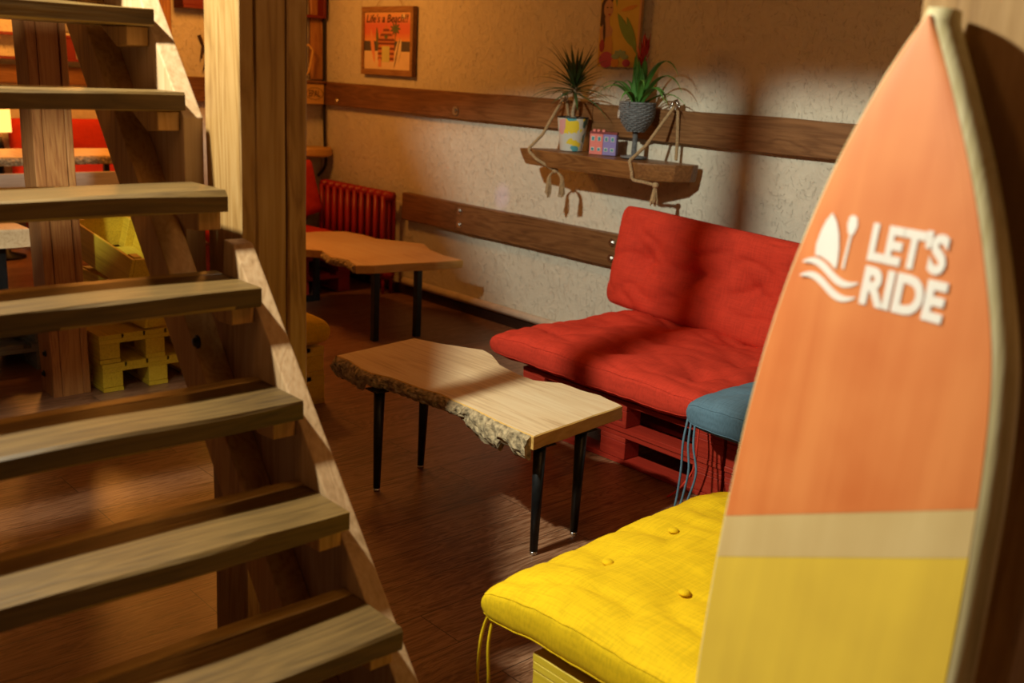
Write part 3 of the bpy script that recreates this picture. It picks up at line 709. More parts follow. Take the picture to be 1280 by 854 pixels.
pl = thing('dragon_tree', 'small spiky dragon tree with thin dark leaves growing in the patterned pot', 'plant', (-4.33, 4.385, pz+0.172))
bm = BM(); pts = [(0.0, 0, 0), (-0.006, 0.0, 0.05), (0.003, 0, 0.10), (0.0, 0, 0.16), (0.002, 0, 0.20)]
sp_ = spline(pts, 8); tube(bm, sp_, [0.0105+0.002*(i % 3 == 0) for i in range(len(sp_))], 10); obj('stem', bm, MT['stem'], pl, True)
bm = BM(); random.seed(11)
for i in range(64):
    az = i*2.39996+random.uniform(-.2, .2); f = i/63; el = math.radians(-12+88*f+random.uniform(-8, 8))
    leaf(bm, (0.004*math.cos(az), 0.004*math.sin(az), 0.155+0.07*f), az, el, random.uniform(0.22, 0.31)*(1-0.1*f)*(1-0.55*max(0, math.sin(az))*math.cos(el)), 0.019, random.uniform(0.5, 1.2)*(1.1-0.6*f), seg=7)
obj('foliage', bm, MT['leafdark'], pl)

# little painted house block
hs = thing('toy_house', 'small wooden house block, pink on the left and lilac on the right, on the shelf', 'ornament', (-4.065, 4.375, pz), (0, 0, math.radians(25)))
hm = {k: flat('house_'+k, c) for k, c in dict(pink=(0.72, 0.20, 0.17), lilac=(0.25, 0.20, 0.46), teal=(0.05, 0.25, 0.30), white=(0.7, 0.66, 0.6), roof=(0.22, 0.05, 0.05)).items()}
for (x0, x1, mk) in ((-0.078, -0.0005, 'pink'), (0.0005, 0.078, 'lilac')):
    w_ = obj('house_front', bbox(x0, x1, -0.02, 0.02, 0, 0.115, 0.0015), hm[mk], hs)
    for zx in (0.02, 0.075):
        for q in range(2):
            cx = x0+0.02+q*0.037
            obj('window', bbox(cx-0.010, cx+0.010, -0.0235, -0.0202, zx, zx+(0.026 if zx > 0.05 else 0.020), 0.0005), hm['white'], w_)
            obj('pane', bbox(cx-0.007, cx+0.007, -0.0255, -0.0237, zx+0.003, zx+(0.023 if zx > 0.05 else 0.017), 0.0003), hm['teal'], w_)
bm = BM(); prism(bm, [(-0.022, 0.1155), (0.022, 0.1155), (0.012, 0.128), (-0.012, 0.128)], 'X', -0.080, 0.080); obj('roof', bm, hm['roof'], hs)
for q in (-0.055, -0.03, 0.0): obj('dormer', bbox(q-0.008, q+0.008, -0.019, -0.004, 0.126, 0.139, 0.001), hm['pink'], hs)

# wicker goblet
gb = thing('wicker_goblet_planter', 'grey wicker goblet-shaped planter on a stem and round foot, on the shelf', 'planter', (-3.845, 4.385, pz))
MT['wicker'] = plain('grey_wicker', (0.15, 0.16, 0.17), 0.7, var=0.4, nscale=70, bump=0.5)
bm = BM()
prof = lambda z: 0.042+0.052*math.sin(min(1, (z-0.145)/0.10)*PI/2)  # radius at height
nr = 15
for k in range(nr):
    z = 0.148+k*0.0098; r0 = prof(z); pts = []
    for j in range(97):
        a = 2*PI*j/96; rr = r0+0.0035*math.sin(a*12+(k % 2)*PI); pts.append((rr*math.cos(a), rr*math.sin(a), z))
    tube(bm, pts, 0.0052, 5, cap=False)
obj('basket', bm, MT['wicker'], gb, True)
bm = BM()
for j in range(24):
    a = 2*PI*j/24+0.13; tube(bm, [(prof(z)*math.cos(a), prof(z)*math.sin(a), z) for z in [0.146+q*0.02 for q in range(8)]], 0.003, 5)
obj('uprights', bm, MT['wicker'], gb, True)
bm = BM(); lathe(bm, [(0, 0.146), (0.038, 0.146), (0.085, 0.23), (0.086, 0.275), (0, 0.275)], 30); obj('liner', bm, MT['black'], gb, True)
bm = BM(); tube(bm, [((0.094+0.002*math.sin(j*1.3))*math.cos(2*PI*j/60), (0.094+0.002*math.sin(j*1.3))*math.sin(2*PI*j/60), 0.297) for j in range(61)], 0.0065, 6, cap=False); obj('rim', bm, MT['wicker'], gb, True)
bm = BM(); tube(bm, [(0, 0, 0.012), (0, 0, 0.15)], [0.013, 0.011], 12)
for q in range(14): tube(bm, [(0.0135*math.cos(2*PI*j/12), 0.0135*math.sin(2*PI*j/12), 0.015+q*0.0095) for j in range(13)], 0.0035, 5, cap=False)
obj('stem', bm, MT['wicker'], gb, True)
bm = BM()
for q in range(7):
    r0 = 0.012+q*0.0095; tube(bm, [(r0*math.cos(2*PI*j/32), r0*math.sin(2*PI*j/32), 0.014-q*0.0012) for j in range(33)], 0.0055, 5, cap=False)
obj('foot', bm, MT['wicker'], gb, True)
bm = BM(); tube(bm, [(0.022*math.cos(2*PI*j/24), 0, 0.022*math.sin(2*PI*j/24)) for j in range(25)], 0.002, 5, cap=False)
for q in range(3): tube(bm, [(-0.012, 0, 0.007-q*0.007), (0.012, 0, 0.007-q*0.007)], 0.0013, 4)
lathe_b = obj('round_label', bm, hm['white'], gb, False, (-0.062, -0.078, 0.235), (0, 0, math.radians(-38)))

br = thing('bromeliad', 'bromeliad with arching green leaves and a dark red flower spike in the wicker goblet', 'plant', (-3.845, 4.385, pz+0.278))
bm = BM(); random.seed(5)
LV = [(PI*1.02, 68, 0.30, 0.034, 3.2), (PI*1.15, 60, 0.30, 0.034, 2.9), (PI*0.93, 74, 0.22, 0.03, 2.4), (-0.15, 60, 0.44, 0.036, 2.6), (-0.25, 70, 0.50, 0.038, 2.9), (-0.45, 44, 0.40, 0.034, 2.0), (-0.05, 34, 0.36, 0.032, 1.4), (-0.75, 60, 0.34, 0.034, 2.3), (-0.3, 52, 0.36, 0.034, 2.6), (5.0, 52, 0.26, 0.032, 2.4), (4.3, 62, 0.26, 0.032, 2.4), (3.7, 66, 0.28, 0.032, 2.6), (0.3, 62, 0.20, 0.03, 1.6)]
for az, el, L_, w_, dr in LV: leaf(bm, (0.012*math.cos(az), 0.012*math.sin(az), -0.002), az, math.radians(el), L_, w_, dr, seg=12, fold=0.3)
obj('foliage', bm, MT['leafgreen'], br)
bm = BM()
for i in range(16):
    az = i*2.4; z0 = 0.02+i*0.008; leaf(bm, (0.014*math.cos(az), 0.014*math.sin(az), z0), az, math.radians(82), 0.15, 0.045, 0.1, seg=6, fold=0.45)
obj('leaf_sheath', bm, MT['leafgreen'], br)
bm = BM()
for i in range(18):
    az = i*2.4; f = i/17; leaf(bm, (0.006*math.cos(az)+0.03*f, 0.006*math.sin(az), 0.20+0.11*f), az, math.radians(60+22*f), 0.08, 0.022, 0.2, seg=5, fold=0.4)
tube(bm, [(0, 0, 0.1), (0.03, 0, 0.31)], 0.006, 6)
obj('flower_spike', bm, plain('flower_red', (0.45, 0.03, 0.03), 0.5, var=0.3), br)

# ------------------------------------------------------------------ wall pictures
def polyface(bm, pts, y, mi):
    f = bm.faces.new([bm.verts.new((p[0], y, p[1])) for p in pts]); f.material_index = mi
def ell(cx, cz, rx, rz, n=16, rot=0):
    out = []
    for k in range(n):
        a = 2*PI*k/n; x, z = rx*math.cos(a), rz*math.sin(a); out.append((cx+x*math.cos(rot)-z*math.sin(rot), cz+x*math.sin(rot)+z*math.cos(rot)))
    return out
def blade(x0, z0, x1, z1, w):
    d = Vector((x1-x0, z1-z0)); n_ = Vector((-d.y, d.x)).normalized()*w; out = []
    for k in range(9): t = k/8; q = Vector((x0, z0))+d*t+n_*math.sin(PI*t)**0.8; out.append((q.x, q.y))
    for k in range(7, 0, -1): t = k/8; q = Vector((x0, z0))+d*t-n_*math.sin(PI*t)**0.8; out.append((q.x, q.y))
    return out
def mirror_check(o): return o
# beach sign: x right, z up, faces -y; 0.64 x 0.47
sg = thing('beach_sign', "wood-framed beach hut picture lettered Life's a Beach, hanging on the wall above the rail", 'sign', (-6.375, 4.537, 1.805), (math.radians(0), 0, 0))
w2, h2 = 0.315, 0.237
bm = BM(); box(bm, -w2, w2, -0.022, 0.006, -h2, h2); obj('backboard', bevel(bm, 0.002), MT['shelf'], sg)
fw = wood('frame_wood', (0.16, 0.07, 0.025), (0.30, 0.15, 0.055), (0.40, 0.22, 0.09), 'X', 1)
for (a, b, c_, d_) in ((-w2, w2, h2-0.038, h2+0.001), (-w2, w2, -h2-0.001, -h2+0.038), (-w2, -w2+0.03, -h2+0.039, h2-0.039), (w2-0.03, w2, -h2+0.039, h2-0.039)):
    obj('frame_bar', bbox(a, b, -0.033, -0.0225, c_, d_, 0.002), fw, sg)
def gradm():
    m, nt, b = nodes('sunset_print'); L = nt.links.new; tc = N(nt, 'ShaderNodeTexCoord'); s = N(nt, 'ShaderNodeSeparateXYZ'); L(tc.outputs['Object'], s.inputs[0])
    mr = N(nt, 'ShaderNodeMapRange'); mr.inputs[1].default_value = -0.02; mr.inputs[2].default_value = 0.2; L(s.outputs[2], mr.inputs[0])
    r = ramp(nt, [(0, (0.80, 0.42, 0.10)), (0.35, (0.72, 0.16, 0.08)), (0.6, (0.70, 0.16, 0.10)), (1, (0.80, 0.46, 0.20))]); L(mr.outputs[0], r.inputs[0]); L(r.outputs[0], b.inputs['Base Color']); return m
cols = [gradm(), flat('print_sand', (0.80, 0.60, 0.36)), flat('print_sea', (0.10, 0.08, 0.07)), flat('print_hut_dark', (0.20, 0.05, 0.03)), flat('print_hut_light', (0.62, 0.22, 0.08)), flat('print_door', (0.62, 0.58, 0.20)), flat('print_green', (0.12, 0.14, 0.05)), flat('print_board', (0.75, 0.30, 0.14)), flat('print_cream', (0.80, 0.62, 0.36)), flat('print_black', (0.03, 0.015, 0.01))]
bm = BM(); Y0 = -0.0232
polyface(bm, [(-0.284, 0.0), (0.284, 0.0), (0.284, 0.197), (-0.284, 0.197)], Y0, 0)
polyface(bm, [(-0.284, -0.197), (0.284, -0.197), (0.284, -0.07), (-0.284, -0.07)], Y0, 1)
polyface(bm, [(-0.284, -0.07), (0.284, -0.07), (0.284, 0.0), (-0.284, 0.0)], Y0, 2)
Y1 = -0.0238
polyface(bm, [(-0.11, -0.14), (0.09, -0.14), (0.09, 0.0), (-0.11, 0.0)], Y1, 4)
for z in (-0.13, -0.095, -0.06, -0.025): polyface(bm, [(-0.11, z), (0.09, z), (0.09, z+0.016), (-0.11, z+0.016)], Y1-0.0004, 3)
polyface(bm, [(-0.12, -0.005), (0.10, -0.005), (0.06, 0.05), (0.02, 0.08), (-0.01, 0.115), (-0.04, 0.08), (-0.08, 0.05)], Y1-0.0004, 4)
for z, ww in ((0.0, 0.11), (0.035, 0.075), (0.068, 0.04)): polyface(bm, [(-0.01-ww, z), (-0.01+ww, z), (-0.01+ww*0.86, z+0.016), (-0.01-ww*0.86, z+0.016)], Y1-0.0008, 3)
polyface(bm, [(-0.06, -0.145), (0.035, -0.145), (0.035, -0.035), (-0.06, -0.035)], Y1-0.0012, 5)
polyface(bm, ell(-0.01, 0.03, 0.022, 0.014), Y1-0.0012, 6)
polyface(bm, blade(-0.15, -0.16, -0.205, 0.09, 0.022), Y1, 7); polyface(bm, blade(-0.11, -0.07, -0.13, 0.10, 0.016), Y1-0.0003, 6)
polyface(bm, blade(0.09, -0.17, 0.15, 0.02, 0.020), Y1-0.0016, 8); polyface(bm, blade(0.135, -0.15, 0.175, 0.02, 0.018), Y1-0.002, 8)
polyface(bm, blade(0.092, -0.19, 0.16, 0.03, 0.005), Y1-0.0024, 9)
for k in range(9):
    a = k*2*PI/9; polyface(bm, blade(0.10, 0.085, 0.10+0.065*math.cos(a), 0.085+0.05*math.sin(a), 0.008), Y1-0.0016-k*0.0001, 6)
polyface(bm, [(0.096, -0.0), (0.104, -0.0), (0.103, 0.085), (0.099, 0.085)], Y1-0.001, 6)
polyface(bm, ell(0.19, 0.17, 0.025, 0.02), Y1, 8)
polyface(bm, [(-0.105, -0.18), (-0.065, -0.18), (-0.07, -0.12), (-0.098, -0.12)], Y1-0.0018, 7)
obj('print', bm, cols, sg)
t = text_bm("Life's a Beach!!", 0.06, 0.0006); fit(t, 0.50, 0.058)
for v in t.verts: v.co.x += v.co.y*0.25
obj('lettering', t, cols[9], sg, False, (-0.26, -0.0245, 0.128), (PI/2, 0, 0))
bm = BM(); tube(bm, [(-0.17, -0.01, h2-0.005), (-0.0, 0.004, h2+0.16), (0.17, -0.01, h2-0.005)], 0.0022, 5); obj('hanging_cord', bm, MT['rope'], sg)

# painting over the shelf
pg = thing('painting', 'painting of a long-haired figure among yellow and green leaves, above the rope shelf', 'painting', (-4.145, 4.535, 1.965))
w3, h3 = 0.155, 0.275
bm = BM(); box(bm, -w3, w3, -0.012, 0.008, -h3, h3); obj('canvas', bevel(bm, 0.002), flat('canvas_side', (0.55, 0.36, 0.16)), pg)
pc = [flat('art_yellow', (0.62, 0.46, 0.08)), flat('art_skin', (0.50, 0.28, 0.16)), flat('art_hair', (0.05, 0.02, 0.015)), flat('art_green', (0.18, 0.32, 0.07)), flat('art_pink', (0.45, 0.06, 0.16)), flat('art_mint', (0.25, 0.38, 0.24)), flat('art_orange', (0.62, 0.28, 0.04)), flat('art_red', (0.35, 0.03, 0.05)), flat('art_dress', (0.55, 0.30, 0.08))]
bm = BM(); y = -0.0125
polyface(bm, [(-w3+0.004, -h3+0.004), (w3-0.004, -h3+0.004), (w3-0.004, h3-0.004), (-w3+0.004, h3-0.004)], y, 0)
polyface(bm, [(-0.15, -0.05), (-0.148, 0.07), (-0.125, 0.11), (-0.08, 0.115), (-0.06, 0.09), (-0.10, 0.02), (-0.105, -0.06), (-0.12, -0.06)], y-0.0004, 2)
polyface(bm, ell(-0.092, 0.043, 0.036, 0.05), y-0.0008, 1)
polyface(bm, [(-0.11, 0.01), (-0.08, 0.0), (-0.075, -0.04), (-0.05, -0.07), (-0.06, -0.14), (-0.14, -0.15), (-0.15, -0.07), (-0.125, -0.04)], y-0.0006, 1)
polyface(bm, [(-0.14, -0.13), (-0.06, -0.10), (-0.045, -0.14), (-0.04, -0.2), (-0.15, -0.27)], y-0.0010, 8)
polyface(bm, blade(-0.12, 0.0, -0.11, -0.15, 0.010), y-0.0012, 2)
for q in ((-0.10, 0.115), (-0.072, 0.115)): polyface(bm, ell(q[0], q[1]-0.065, 0.009, 0.003, 8), y-0.0012, 2)
polyface(bm, ell(-0.082, 0.012, 0.010, 0.005, 8), y-0.0012, 7)
for (a, b, c_, d_, w_, mi) in ((0.0, 0.25, 0.13, 0.10, 0.02, 3), (-0.02, 0.02, 0.10, -0.16, 0.026, 3), (0.05, 0.0, 0.14, -0.2, 0.022, 3), (-0.05, 0.26, -0.03, 0.05, 0.01, 3), (0.0, 0.03, 0.13, 0.06, 0.012, 6), (0.03, 0.24, 0.09, 0.12, 0.02, 6), (0.02, -0.02, 0.07, -0.1, 0.012, 0), (-0.03, 0.24, 0.02, 0.09, 0.012, 0)):
    polyface(bm, blade(a, b, c_, d_, w_), y-0.0014-w_*0.01, mi)
for (cx, cz, rx, rz, mi) in ((-0.085, -0.235, 0.055, 0.045, 4), (-0.125, -0.16, 0.02, 0.035, 7), (-0.015, -0.25, 0.03, 0.025, 6), (0.07, -0.25, 0.03, 0.02, 4)):
    polyface(bm, ell(cx, cz, rx, rz), y-0.002-cx*0.001, mi)
for k in range(5):
    a = PI*(0.1+0.2*k); polyface(bm, blade(0.02, -0.215, 0.02+0.07*math.cos(a), -0.235+0.06*math.sin(a), 0.016), y-0.0024-k*0.0001, 5)
obj('painted_surface', bm, pc, pg)
obj('edge_strip', bbox(w3-0.012, w3+0.004, -0.018, -0.0126, -h3, h3, 0.001), flat('pale_edge', (0.60, 0.34, 0.16)), pg)

# ------------------------------------------------------------------ surfboard
MT['ply'] = wood('board_rail', (0.36, 0.29, 0.12), (0.60, 0.51, 0.26), (0.72, 0.63, 0.38), 'Z', 0.8, 0.5, 0.15, 0.5)
def boardpaint(name, col, dark):
    m, nt, b = nodes(name); L = nt.links.new; tc = N(nt, 'ShaderNodeTexCoord')
    mp = N(nt, 'ShaderNodeMapping'); mp.inputs['Scale'].default_value = (22, 22, 1.6); L(tc.outputs['Object'], mp.inputs[0])
    n1 = N(nt, 'ShaderNodeTexNoise'); n1.inputs['Scale'].default_value = 1; n1.inputs['Detail'].default_value = 5; L(mp.outputs[0], n1.inputs['Vector'])
    n2 = N(nt, 'ShaderNodeTexNoise'); n2.inputs['Scale'].default_value = 7; L(tc.outputs['Object'], n2.inputs['Vector'])
    a = N(nt, 'ShaderNodeMath', operation='ADD'); L(n1.outputs[0], a.inputs[0]); L(n2.outputs[0], a.inputs[1])
    h = N(nt, 'ShaderNodeMath', operation='MULTIPLY'); L(a.outputs[0], h.inputs[0]); h.inputs[1].default_value = 0.5
    r = ramp(nt, [(0.35, dark), (0.62, col)]); L(h.outputs[0], r.inputs[0]); L(r.outputs[0], b.inputs['Base Color']); b.inputs['Roughness'].default_value = 0.5; return m
B_or = boardpaint('board_orange', (0.72, 0.235, 0.065), (0.60, 0.155, 0.035))
B_be = boardpaint('board_beige', (0.62, 0.45, 0.20), (0.54, 0.37, 0.15))
B_ye = boardpaint('board_yellow', (0.74, 0.50, 0.05), (0.64, 0.42, 0.045))
B_wh = flat('board_white', (0.82, 0.76, 0.70))
sb = bpy.data.objects.new('surfboard', None); link(sb)
u = Vector((0.985, -0.174, 0)).normalized(); vv_ = Vector((0.018, 0.103, 0.995)).normalized(); nn_ = u.cross(vv_).normalized()
vv_ = nn_.cross(u)
MB_ = Matrix((u, -nn_, vv_)).transposed().to_4x4(); MB_.translation = Vector((-0.62, 1.22, 0.90)); sb.matrix_world = MB_
tag(sb, "orange and yellow surfboard lettered LET'S RIDE standing upright in the right foreground", 'surfboard')
# local axes: x across, -y towards the viewer, z up along the board.  face outline (left x, right x) per height
LX = [(0.838, -0.072), (0.815, -0.088), (0.790, -0.103), (0.740, -0.129), (0.640, -0.171), (0.535, -0.203), (0.424, -0.228), (0.297, -0.245), (0.155, -0.253), (-0.017, -0.255), (-0.201, -0.249), (-0.40, -0.228), (-0.60, -0.190), (-0.75, -0.145), (-0.85, -0.09), (-0.885, -0.02)]
RX = [(0.838, -0.072), (0.815, -0.060), (0.790, -0.046), (0.740, -0.018), (0.640, 0.034), (0.535, 0.079), (0.424, 0.116), (0.297, 0.136), (0.155, 0.147), (-0.017, 0.154), (-0.201, 0.150), (-0.40, 0.135), (-0.60, 0.11), (-0.75, 0.075), (-0.85, 0.03), (-0.885, -0.02)]
def interp(tab, z):
    P_ = sorted(tab)
    if z <= P_[0][0]: return P_[0][1]
    for i in range(len(P_)-1):
        if z <= P_[i+1][0]:
            p0 = P_[max(i-1, 0)]; p1 = P_[i]; p2 = P_[i+1]; p3 = P_[min(i+2, len(P_)-1)]; t = (z-p1[0])/(p2[0]-p1[0])
            if i >= len(P_)-3 or i < 2: return p1[1]+(p2[1]-p1[1])*t
            m1 = (p2[1]-p0[1])/(p2[0]-p0[0])*(p2[0]-p1[0]); m2 = (p3[1]-p1[1])/(p3[0]-p1[0])*(p2[0]-p1[0])
            return (2*t**3-3*t*t+1)*p1[1]+(t**3-2*t*t+t)*m1+(-2*t**3+3*t*t)*p2[1]+(t**3-t*t)*m2
    return P_[-1][1]
zs = [-0.885+0.015*k for k in range(115)]; zs = [z for z in zs if z < 0.83]+[0.836]
# core with cream rails: cross-section ring per height
bm = BM(); prev = None
for z in zs:
    a, b = interp(LX, z), interp(RX, z); m_ = (a+b)/2; hw = max(0.004, (b-a)/2)
    e = 0.008; ring = []
    sec = [(-hw, 0.0), (-hw-e*0.6, 0.003), (-hw-e, 0.010), (-hw-e*0.9, 0.032), (-hw, 0.046), (hw-0.002, 0.048), (hw+0.008, 0.043), (hw+0.016, 0.034), (hw+0.019, 0.024), (hw+0.018, 0.014), (hw+0.012, 0.005), (hw, 0.0)]
    for (x, yy) in sec: ring.append(bm.verts.new((m_+x, yy, z+(0.006 if z > 0.83 else 0))))
    if prev:
        for j in range(len(ring)): bm.faces.new((prev[j], prev[(j+1) % len(ring)], ring[(j+1) % len(ring)], ring[j]))
    else: bm.faces.new(ring)
    prev = ring
bm.faces.new(prev)
obj('rail', bm, MT['ply'], sb, True)['label'] = 'pale wooden rim of the board'
def panel(name, zlo, zhi, mat, label):
    # zlo, zhi are functions of x giving the slanted colour boundaries
    bm = BM(); nx = 14; L0 = []; rows = []
    fz0 = min(zlo(-.25), zlo(.15)); fz1 = max(zhi(-.25), zhi(.15)); K = 60
    for k in range(K+1):
        row = []
        for i in range(nx+1):
            z = fz0+(fz1-fz0)*k/K
            for _ in range(4):
                a, b = interp(LX, z), interp(RX, z); x = a+(b-a)*i/nx
                z = zlo(x)+(zhi(x)-zlo(x))*k/K
            a, b = interp(LX, z), interp(RX, z); x = a+(b-a)*i/nx
            s = 1-abs(2*i/nx-1)**4
            row.append((x, -0.0006-0.004*s, z))
        rows.append(row)
    fr = [[bm.verts.new(p) for p in r] for r in rows]; bk = [[bm.verts.new((p[0], 0.0006, p[2])) for p in r] for r in rows]
    for k in range(K):
        for i in range(nx):
            bm.faces.new((fr[k][i], fr[k][i+1], fr[k+1][i+1], fr[k+1][i])); bm.faces.new((bk[k][i], bk[k+1][i], bk[k+1][i+1], bk[k][i+1]))
        bm.faces.new((fr[k][0], fr[k+1][0], bk[k+1][0], bk[k][0])); bm.faces.new((fr[k][nx], bk[k][nx], bk[k+1][nx], fr[k+1][nx]))
    for k in (0, K):
        for i in range(nx): bm.faces.new((fr[k][i], bk[k][i], bk[k][i+1], fr[k][i+1]))
    bmesh.ops.remove_doubles(bm, verts=bm.verts, dist=0.00005)
    o = obj(name, bm, mat, sb, False); o['label'] = label
s1 = lambda x: 0.090+(x+0.234)*0.420; s2 = lambda x: 0.024+(x+0.231)*0.430
panel('painted_panel', s1, lambda x: 0.832, B_or, 'orange painted upper part of the board')
panel('painted_panel', s2, lambda x: s1(x)-0.0005, B_be, 'beige painted band')
panel('painted_panel', lambda x: -0.88, lambda x: s2(x)-0.0005, B_ye, 'yellow painted lower part of the board')
# lettering and emblem
def letters(body, x, z, w, h, shear=0.0):
    t = text_bm(body, 0.06, 0.0027, 0.0005); fit(t, w, h)
    for q in t.verts: q.co.x += q.co.y*shear
    left = set(t.verts)
    while left:
        seed_ = left.pop(); isl = {seed_}; stack = [seed_]
        while stack:
            for e_ in stack.pop().link_edges:
                for w_ in e_.verts:
                    if w_ not in isl: isl.add(w_); stack.append(w_)
        left -= isl
        nb = BM(); mp_ = {v_: nb.verts.new(v_.co) for v_ in isl}
        for f_ in {f_ for v_ in isl for f_ in v_.link_faces}:
            try: nb.faces.new([mp_[v_] for v_ in f_.verts])
            except ValueError: pass
        o_ = obj('letter', nb, B_wh, sb, False, (x, -0.0057, z), (PI/2, 0, 0)); o_['label'] = 'white letter of the word '+body
    t.free()
letters("LET'S", -0.088, 0.513, 0.118, 0.053)
letters('RIDE', -0.087, 0.4545, 0.128, 0.052)
bm = BM()
def pp(pts, y=-0.0057, t=0.0008):
    v0 = [bm.verts.new((p[0], y, p[1])) for p in pts]; v1 = [bm.verts.new((p[0], y+t, p[1])) for p in pts]
    bm.faces.new(v0); bm.faces.new(v1[::-1])
    for i in range(len(pts)): bm.faces.new((v0[i], v1[i], v1[(i+1) % len(pts)], v0[(i+1) % len(pts)]))
# sail-like board
pp([(-0.160, 0.567), (-0.150, 0.556), (-0.142, 0.540), (-0.137, 0.520), (-0.135, 0.500), (-0.136, 0.492), (-0.150, 0.500), (-0.165, 0.505), (-0.176, 0.505), (-0.178, 0.520), (-0.174, 0.540), (-0.168, 0.556)])
# paddle
pp([(-0.130, 0.566), (-0.124, 0.569), (-0.117, 0.566), (-0.114, 0.556), (-0.117, 0.545), (-0.122, 0.539), (-0.128, 0.545), (-0.131, 0.555)])
pp([(-0.1245, 0.540), (-0.1205, 0.540), (-0.1225, 0.494), (-0.1265, 0.496)])
def wave(x0, x1, zc, th):
    up_, lo_ = [], []
    for k in range(21):
        t = k/20; x = x0+(x1-x0)*t; z = zc+0.010*math.cos((t-0.2)*2*PI/1.15)-0.004*t; h = th*math.sin(PI*min(1, t*0.95+0.03))**0.7
        up_.append((x, z+h/2)); lo_.append((x, z-h/2))
    pp(up_+lo_[::-1])
wave(-0.196, -0.094, 0.488, 0.012); wave(-0.196, -0.094, 0.468, 0.012)
eb = obj('emblem', bm, B_wh, sb); eb['label'] = 'white emblem of a board, a paddle and two waves'

# ------------------------------------------------------------------ corner seat and bits by the radiator
make_pallet('pallet', 'dark red pallet seat base in the far corner behind the side table', (-7.22, 3.45, 0.001), 0.80, 0.80, MT['redpaint'])
make_pallet('pallet', 'dark red pallet in the far corner directly under the red corner cushion', (-7.22, 3.45, 0.147), 0.80, 0.80, MT['redpaint'])
cushion('seat_cushion', 'red seat cushion in the far corner beside the radiator', (-6.79, 3.86, 0.362), 0.86, 0.86, 0.13, MT['red_fab'], [(0, 0)], seed=14, n=32, seam=False)
cushion('back_cushion', 'plump red cushion propped on the corner seat left of the radiator', (-7.06, 4.10, 0.655), 0.48, 0.42, 0.16, MT['red_fab'], [(0, 0)], rot=(math.radians(90), math.radians(-14), math.radians(80)), seed=15, n=32, seam=False)
cushion('back_cushion', 'second red cushion standing behind the plump one against the short wall', (-7.215, 4.10, 0.64), 0.52, 0.48, 0.10, MT['red_fab'], [], rot=(math.radians(90), 0, math.radians(88)), seed=16, n=28, seam=False)
bm = BM(); lathe(bm, [(0, 0), (0.13, 0.0), (0.15, 0.012), (0.152, 0.055), (0.145, 0.07), (0, 0.07)], 28)
for v in bm.verts: v.co.x *= 0.8
o = obj('round_wall_shelf', bm, MT['slabcut'], None, False, (-7.175, 4.40, 0.92)); tag(o, 'small round wooden slice shelf on the short wall above the red cushions', 'shelf')
pb = thing('pallet_wood_shelf', 'small shelf of pallet wood with an oval stamp, beside the end of the wall rail', 'shelf', (-7.24, 4.28, 1.32))
obj('front_board', bbox(0.06, 0.085, -0.20, 0.20, 0.0, 0.155, 0.003), MT['slabcut'], pb)
obj('base_board', bbox(0.0, 0.059, -0.20, 0.20, 0.0, 0.02, 0.003), MT['rail_y'], pb)
obj('top_board', bbox(-0.0, 0.10, -0.21, 0.21, 0.156, 0.176, 0.003), MT['rail_y'], pb)
t = text_bm('EPAL', 0.06, 0.0006); fit(t, 0.10, 0.05); so = obj('stamp', t, MT['stamp'], pb, False, (0.0862, 0.065, 0.055), (PI/2, 0, PI/2))
bm = BM(); tube(bm, [(0.075*math.cos(2*PI*j/32), 0.045*math.sin(2*PI*j/32), 0) for j in range(33)], 0.002, 4, cap=False); obj('stamp_ring', bm, MT['stamp'], so, False, (0.05, 0.024, 0))
bm = BM(); tube(bm, [(0.105, -0.06, 0.18), (0.085, 0.02, 0.24), (0.095, 0.05, 0.40), (0.06, 0.03, 0.44), (0.05, -0.02, 0.42)], 0.008, 8)
bmesh.ops.translate(bm, verts=bm.verts, vec=(-7.25, 4.33, 1.32)); 
o = obj('bent_driftwood', spl := bm, MT['slabcut'], None, True); tag(o, 'pale bent stick standing on the little pallet wood shelf', 'stick')
o = obj('wall_plank', rough_board(-0.02, 0.02, -0.05, 0.05, 0, 1.2, 2, 0.012, 0.05, 0.006, 3), MT['post_red'], None, False, (-7.27, 4.49, 1.505), (math.radians(2), 0, 0)); tag(o, 'rough-edged upright plank standing on the rail in the room corner', 'plank')
rbx = thing('red_wall_box', 'dark red box shelf high on the short wall right of the big post', 'shelf', (-7.30, 4.30, 1.96))
for (a, b, c_, d_) in ((-0.2, 0.2, 0.0, 0.02), (-0.2, 0.2, 0.28, 0.30), (-0.2, -0.18, 0.021, 0.279), (0.18, 0.2, 0.021, 0.279)):
    obj('side', bbox(0.002, 0.14, a, b, c_, d_, 0.002), MT['darkred'], rbx)
bm = BM(); tube(bm, spline([(-7.235, 4.52, 3.29), (-7.215, 4.515, 1.9), (-7.2, 4.51, 1.3), (-7.19, 4.51, 1.05), (-7.16, 4.50, 0.86), (-7.19, 4.45, 0.76)], 10), 0.012, 8)
o = obj('corner_cable', bm, MT['black'], None, True); tag(o, 'black cable running down the room corner beside the cushions', 'cable')
bm = BM(); tube(bm, spline([(-7.235, 4.38, 3.29), (-7.225, 4.36, 1.8), (-7.222, 4.36, 1.51)], 10), 0.009, 6)
o = obj('wall_cord', bm, MT['black'], None, True); tag(o, 'thin black cord hanging from the red wall box behind the pallet wood shelf', 'cord')
